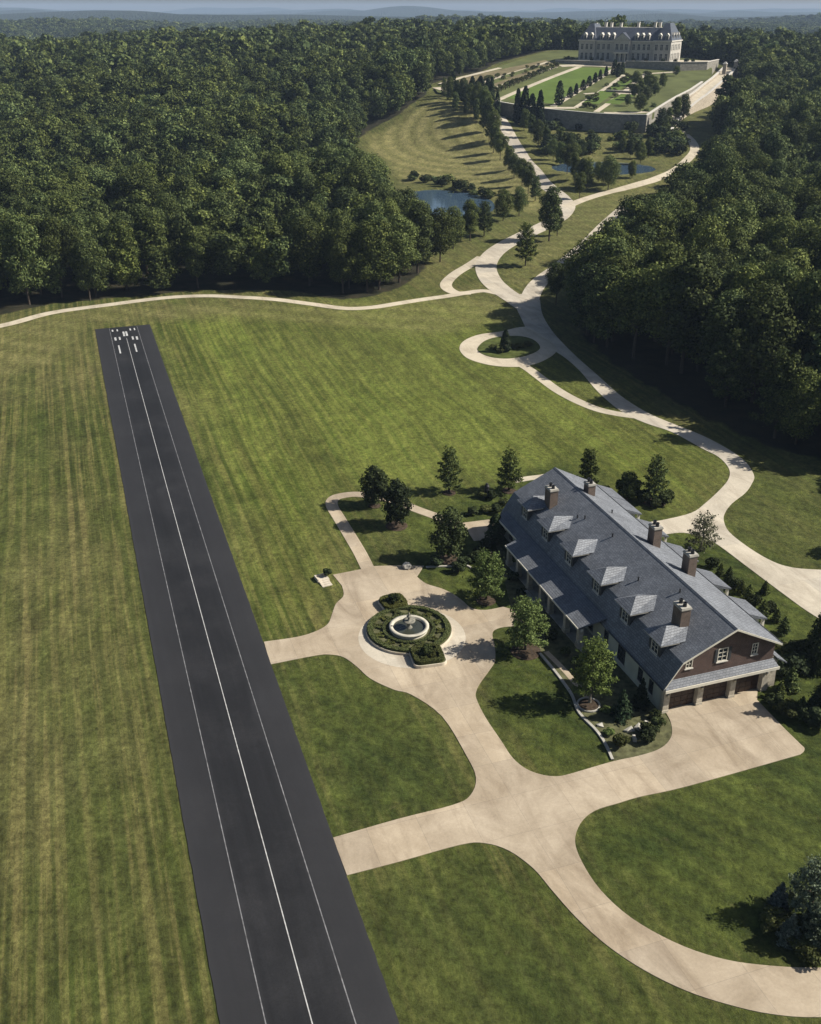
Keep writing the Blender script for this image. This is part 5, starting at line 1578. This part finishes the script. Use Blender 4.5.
for i, (a, b) in enumerate(((ML + 6, -6), (ML + 12, -4), (ML + 16, 0), (-8, -6), (-3, -7), (10, -6.5), (17, -6.5), (38, -6.5), (46, -6.5), (ML - 2, -6), (ML + 10, 10), (-10, 6))):
    p = ml(a, b)
    place("terrace_shrub", (p[0], p[1], MZ - .1), rnd.uniform(0, 6), (3, 3, 2.6), [("stem", STEM), ("foliage", BU[1])], "clipped shrub on the terrace at the mansion's foot", "shrub", "shrubs at the mansion")

# ------------------------------------------------------------------ woods
rf = np.random.RandomState(21)
def grid(y0, y1, st):
    pts = []
    row = 0
    y = y0
    while y < y1:
        hw = .43 * y * 1.05 + 75
        xs_ = np.arange(-hw, hw + 60, st) + (row % 2) * st / 2
        pts.append(np.stack([xs_ + rf.uniform(-.38, .38, len(xs_)) * st, y + rf.uniform(-.38, .38, len(xs_)) * st], 1))
        y += st * .87; row += 1
    return np.concatenate(pts)
def solve_woods():
    P = np.concatenate([grid(150, 620, 8.3), grid(620, 1150, 8.8), grid(1150, 2000, 10.5), grid(2000, 3600, 15.0)])
    keep = np.ones(len(P), bool)
    n = (P[:, 1] < 920) & (np.abs(P[:, 0]) < 700)
    d = np.full(len(P), 99.0); d[n] = poly_dist(P[n, 0], P[n, 1], CLEAR)
    keep &= d > 2.2
    keep &= ~((P[:, 1] < 260) & (P[:, 0] < 40) & (P[:, 0] > -130))
    edge_r = (P[:, 0] > 20) & (P[:, 1] < 330) & (d < 16)
    keep &= ~(edge_r & (P[:, 1] < 205) & ((rf.uniform(0, 1, len(P)) < .3) | (d < 4)))
    return P[keep], d[keep]
WP, WD = solve_woods()
WZ = hgt(WP[:, 0], WP[:, 1])
WH = 18.0 * ((rf.uniform(.55, 1.2, len(WP)) + .35 * (rf.uniform(0, 1, len(WP)) > .88)) * .6 + .4 * np.clip(1 + .28 * np.sin(WP[:, 0] / 23 + WP[:, 1] / 41) + .25 * np.sin(WP[:, 1] / 19 - WP[:, 0] / 57), .5, 1.5)) * np.where(WD < 8, .92, 1.0) * np.where((WP[:, 0] > 30) & (WP[:, 1] < 480), 1.13, 1.0) * np.where((WP[:, 0] > 20) & (WP[:, 1] < 205), .76 + .24 * smooth(6, 26, WD), 1.0)
u_, v_, dep = project(WP[:, 0], WP[:, 1], WZ + WH * .6)
inview = (u_ > -12) & (u_ < 833) & (v_ < 1030)
order = np.argsort(np.where(inview, dep / WH, 1e9))
N_IND = 255
ind = order[:N_IND]
M_WOODS = M_OAK
for i in ind:
    x, y, z, h = WP[i, 0], WP[i, 1], float(WZ[i]), float(WH[i])
    left = x < 20 and y > 230
    edge = WD[i] < 9
    if left:
        lab, g = ("tall broadleaf tree in the front row of the woods behind the gravel path", "front row of the left woods") if edge else ("dark green broadleaf tree a few rows inside the woods beyond the runway end", "inner rows of the left woods")
    else:
        lab, g = ("tall broadleaf tree at the edge of the woods above the curving road", "edge of the right woods") if edge else ("dark green broadleaf tree inside the woods right of the curving road", "inner rows of the right woods")
    broad("forest_tree", (x, y), z, h, lab, g, wide=rnd.uniform(.85, 1.3))
rest = np.ones(len(WP), bool); rest[ind] = False
ri = np.nonzero(rest)[0]
# stock for the mass of trees
stock = bpy.data.collections.new("forest_stock")
def stock_tree(k, crown, trunk=None):
    o = bpy.data.objects.new("stock_%02d" % k, crown); stock.objects.link(o)
for k, c_ in enumerate(wood_crowns("mass_crown", 2600, .047, 15)): stock_tree(k, c_)
for k, c_ in enumerate(wood_crowns("far_crown", 440, .115, 13)): stock_tree(7 + k, c_)
me = bpy.data.meshes.new("forest")
me.vertices.add(len(ri))
me.vertices.foreach_set("co", np.stack([WP[ri, 0], WP[ri, 1], WZ[ri] - .3], 1).astype(np.float32).ravel())
far = np.clip((WP[ri, 1] - 620) / 200, 0, 1) > rf.uniform(0, 1, len(ri))
kk = rf.randint(0, 7, len(ri)) + 7 * far
spread = np.where(WP[ri, 1] > 2000, 1.75, np.where(WP[ri, 1] > 1150, 1.35, 1.1)) * rf.uniform(.85, 1.2, len(ri))
me.attributes.new("pick", 'INT', 'POINT').data.foreach_set("value", kk.astype(np.int32))
me.attributes.new("turn", 'FLOAT_VECTOR', 'POINT').data.foreach_set("vector", np.stack([np.zeros(len(ri)), np.zeros(len(ri)), rf.uniform(0, 6.28, len(ri))], 1).astype(np.float32).ravel())
me.attributes.new("size", 'FLOAT_VECTOR', 'POINT').data.foreach_set("vector", np.stack([WH[ri] * spread, WH[ri] * spread, WH[ri]], 1).astype(np.float32).ravel())
fo = bpy.data.objects.new("forest", me); COL.objects.link(fo)
tag(fo, "unbroken dark green woodland rolling back to the horizon", "forest", None, "stuff")
ng = bpy.data.node_groups.new("forest_scatter", 'GeometryNodeTree')
ng.interface.new_socket("Geometry", in_out='INPUT', socket_type='NodeSocketGeometry')
ng.interface.new_socket("Geometry", in_out='OUTPUT', socket_type='NodeSocketGeometry')
gi, go = ng.nodes.new("NodeGroupInput"), ng.nodes.new("NodeGroupOutput")
ci = ng.nodes.new("GeometryNodeCollectionInfo")
ci.inputs["Collection"].default_value = stock
ci.inputs["Separate Children"].default_value = True
ci.inputs["Reset Children"].default_value = True
ip = ng.nodes.new("GeometryNodeInstanceOnPoints")
ip.inputs["Pick Instance"].default_value = True
mp = ng.nodes.new("GeometryNodeMeshToPoints")
def named(n, t):
    a = ng.nodes.new("GeometryNodeInputNamedAttribute"); a.data_type = t; a.inputs["Name"].default_value = n
    return a.outputs["Attribute"]
ng.links.new(gi.outputs[0], mp.inputs["Mesh"])
ng.links.new(mp.outputs[0], ip.inputs["Points"])
ng.links.new(ci.outputs[0], ip.inputs["Instance"])
ng.links.new(named("pick", 'INT'), ip.inputs["Instance Index"])
e2r = ng.nodes.new("FunctionNodeEulerToRotation")
ng.links.new(named("turn", 'FLOAT_VECTOR'), e2r.inputs[0])
ng.links.new(e2r.outputs[0], ip.inputs["Rotation"])
ng.links.new(named("size", 'FLOAT_VECTOR'), ip.inputs["Scale"])
ng.links.new(ip.outputs[0], go.inputs[0])
fo.modifiers.new("scatter", 'NODES').node_group = ng
print("woods", len(WP), "individual", len(ind))

# ------------------------------------------------------------------ haze
zlo, zhi = float(GZ.min()) - 1.0, max(float(GZ.max()) + 30, 90)
hz = MB().box(GX[0] - 50, GX[-1] + 50, GY[0] - 50, GY[-1] + 50, zlo, zhi)
hm = bpy.data.materials.new("haze_air"); hm.use_nodes = True
hn = hm.node_tree; hn.nodes.remove(hn.nodes["Principled BSDF"])
pv = hn.nodes.new("ShaderNodeVolumePrincipled")
pv.inputs["Color"].default_value = (.55, .72, 1.0, 1)
pv.inputs["Density"].default_value = HAZE = 7e-5
hn.links.new(pv.outputs[0], hn.nodes["Material Output"].inputs["Volume"])
tag(hz.build("haze", hm), kind="stuff")
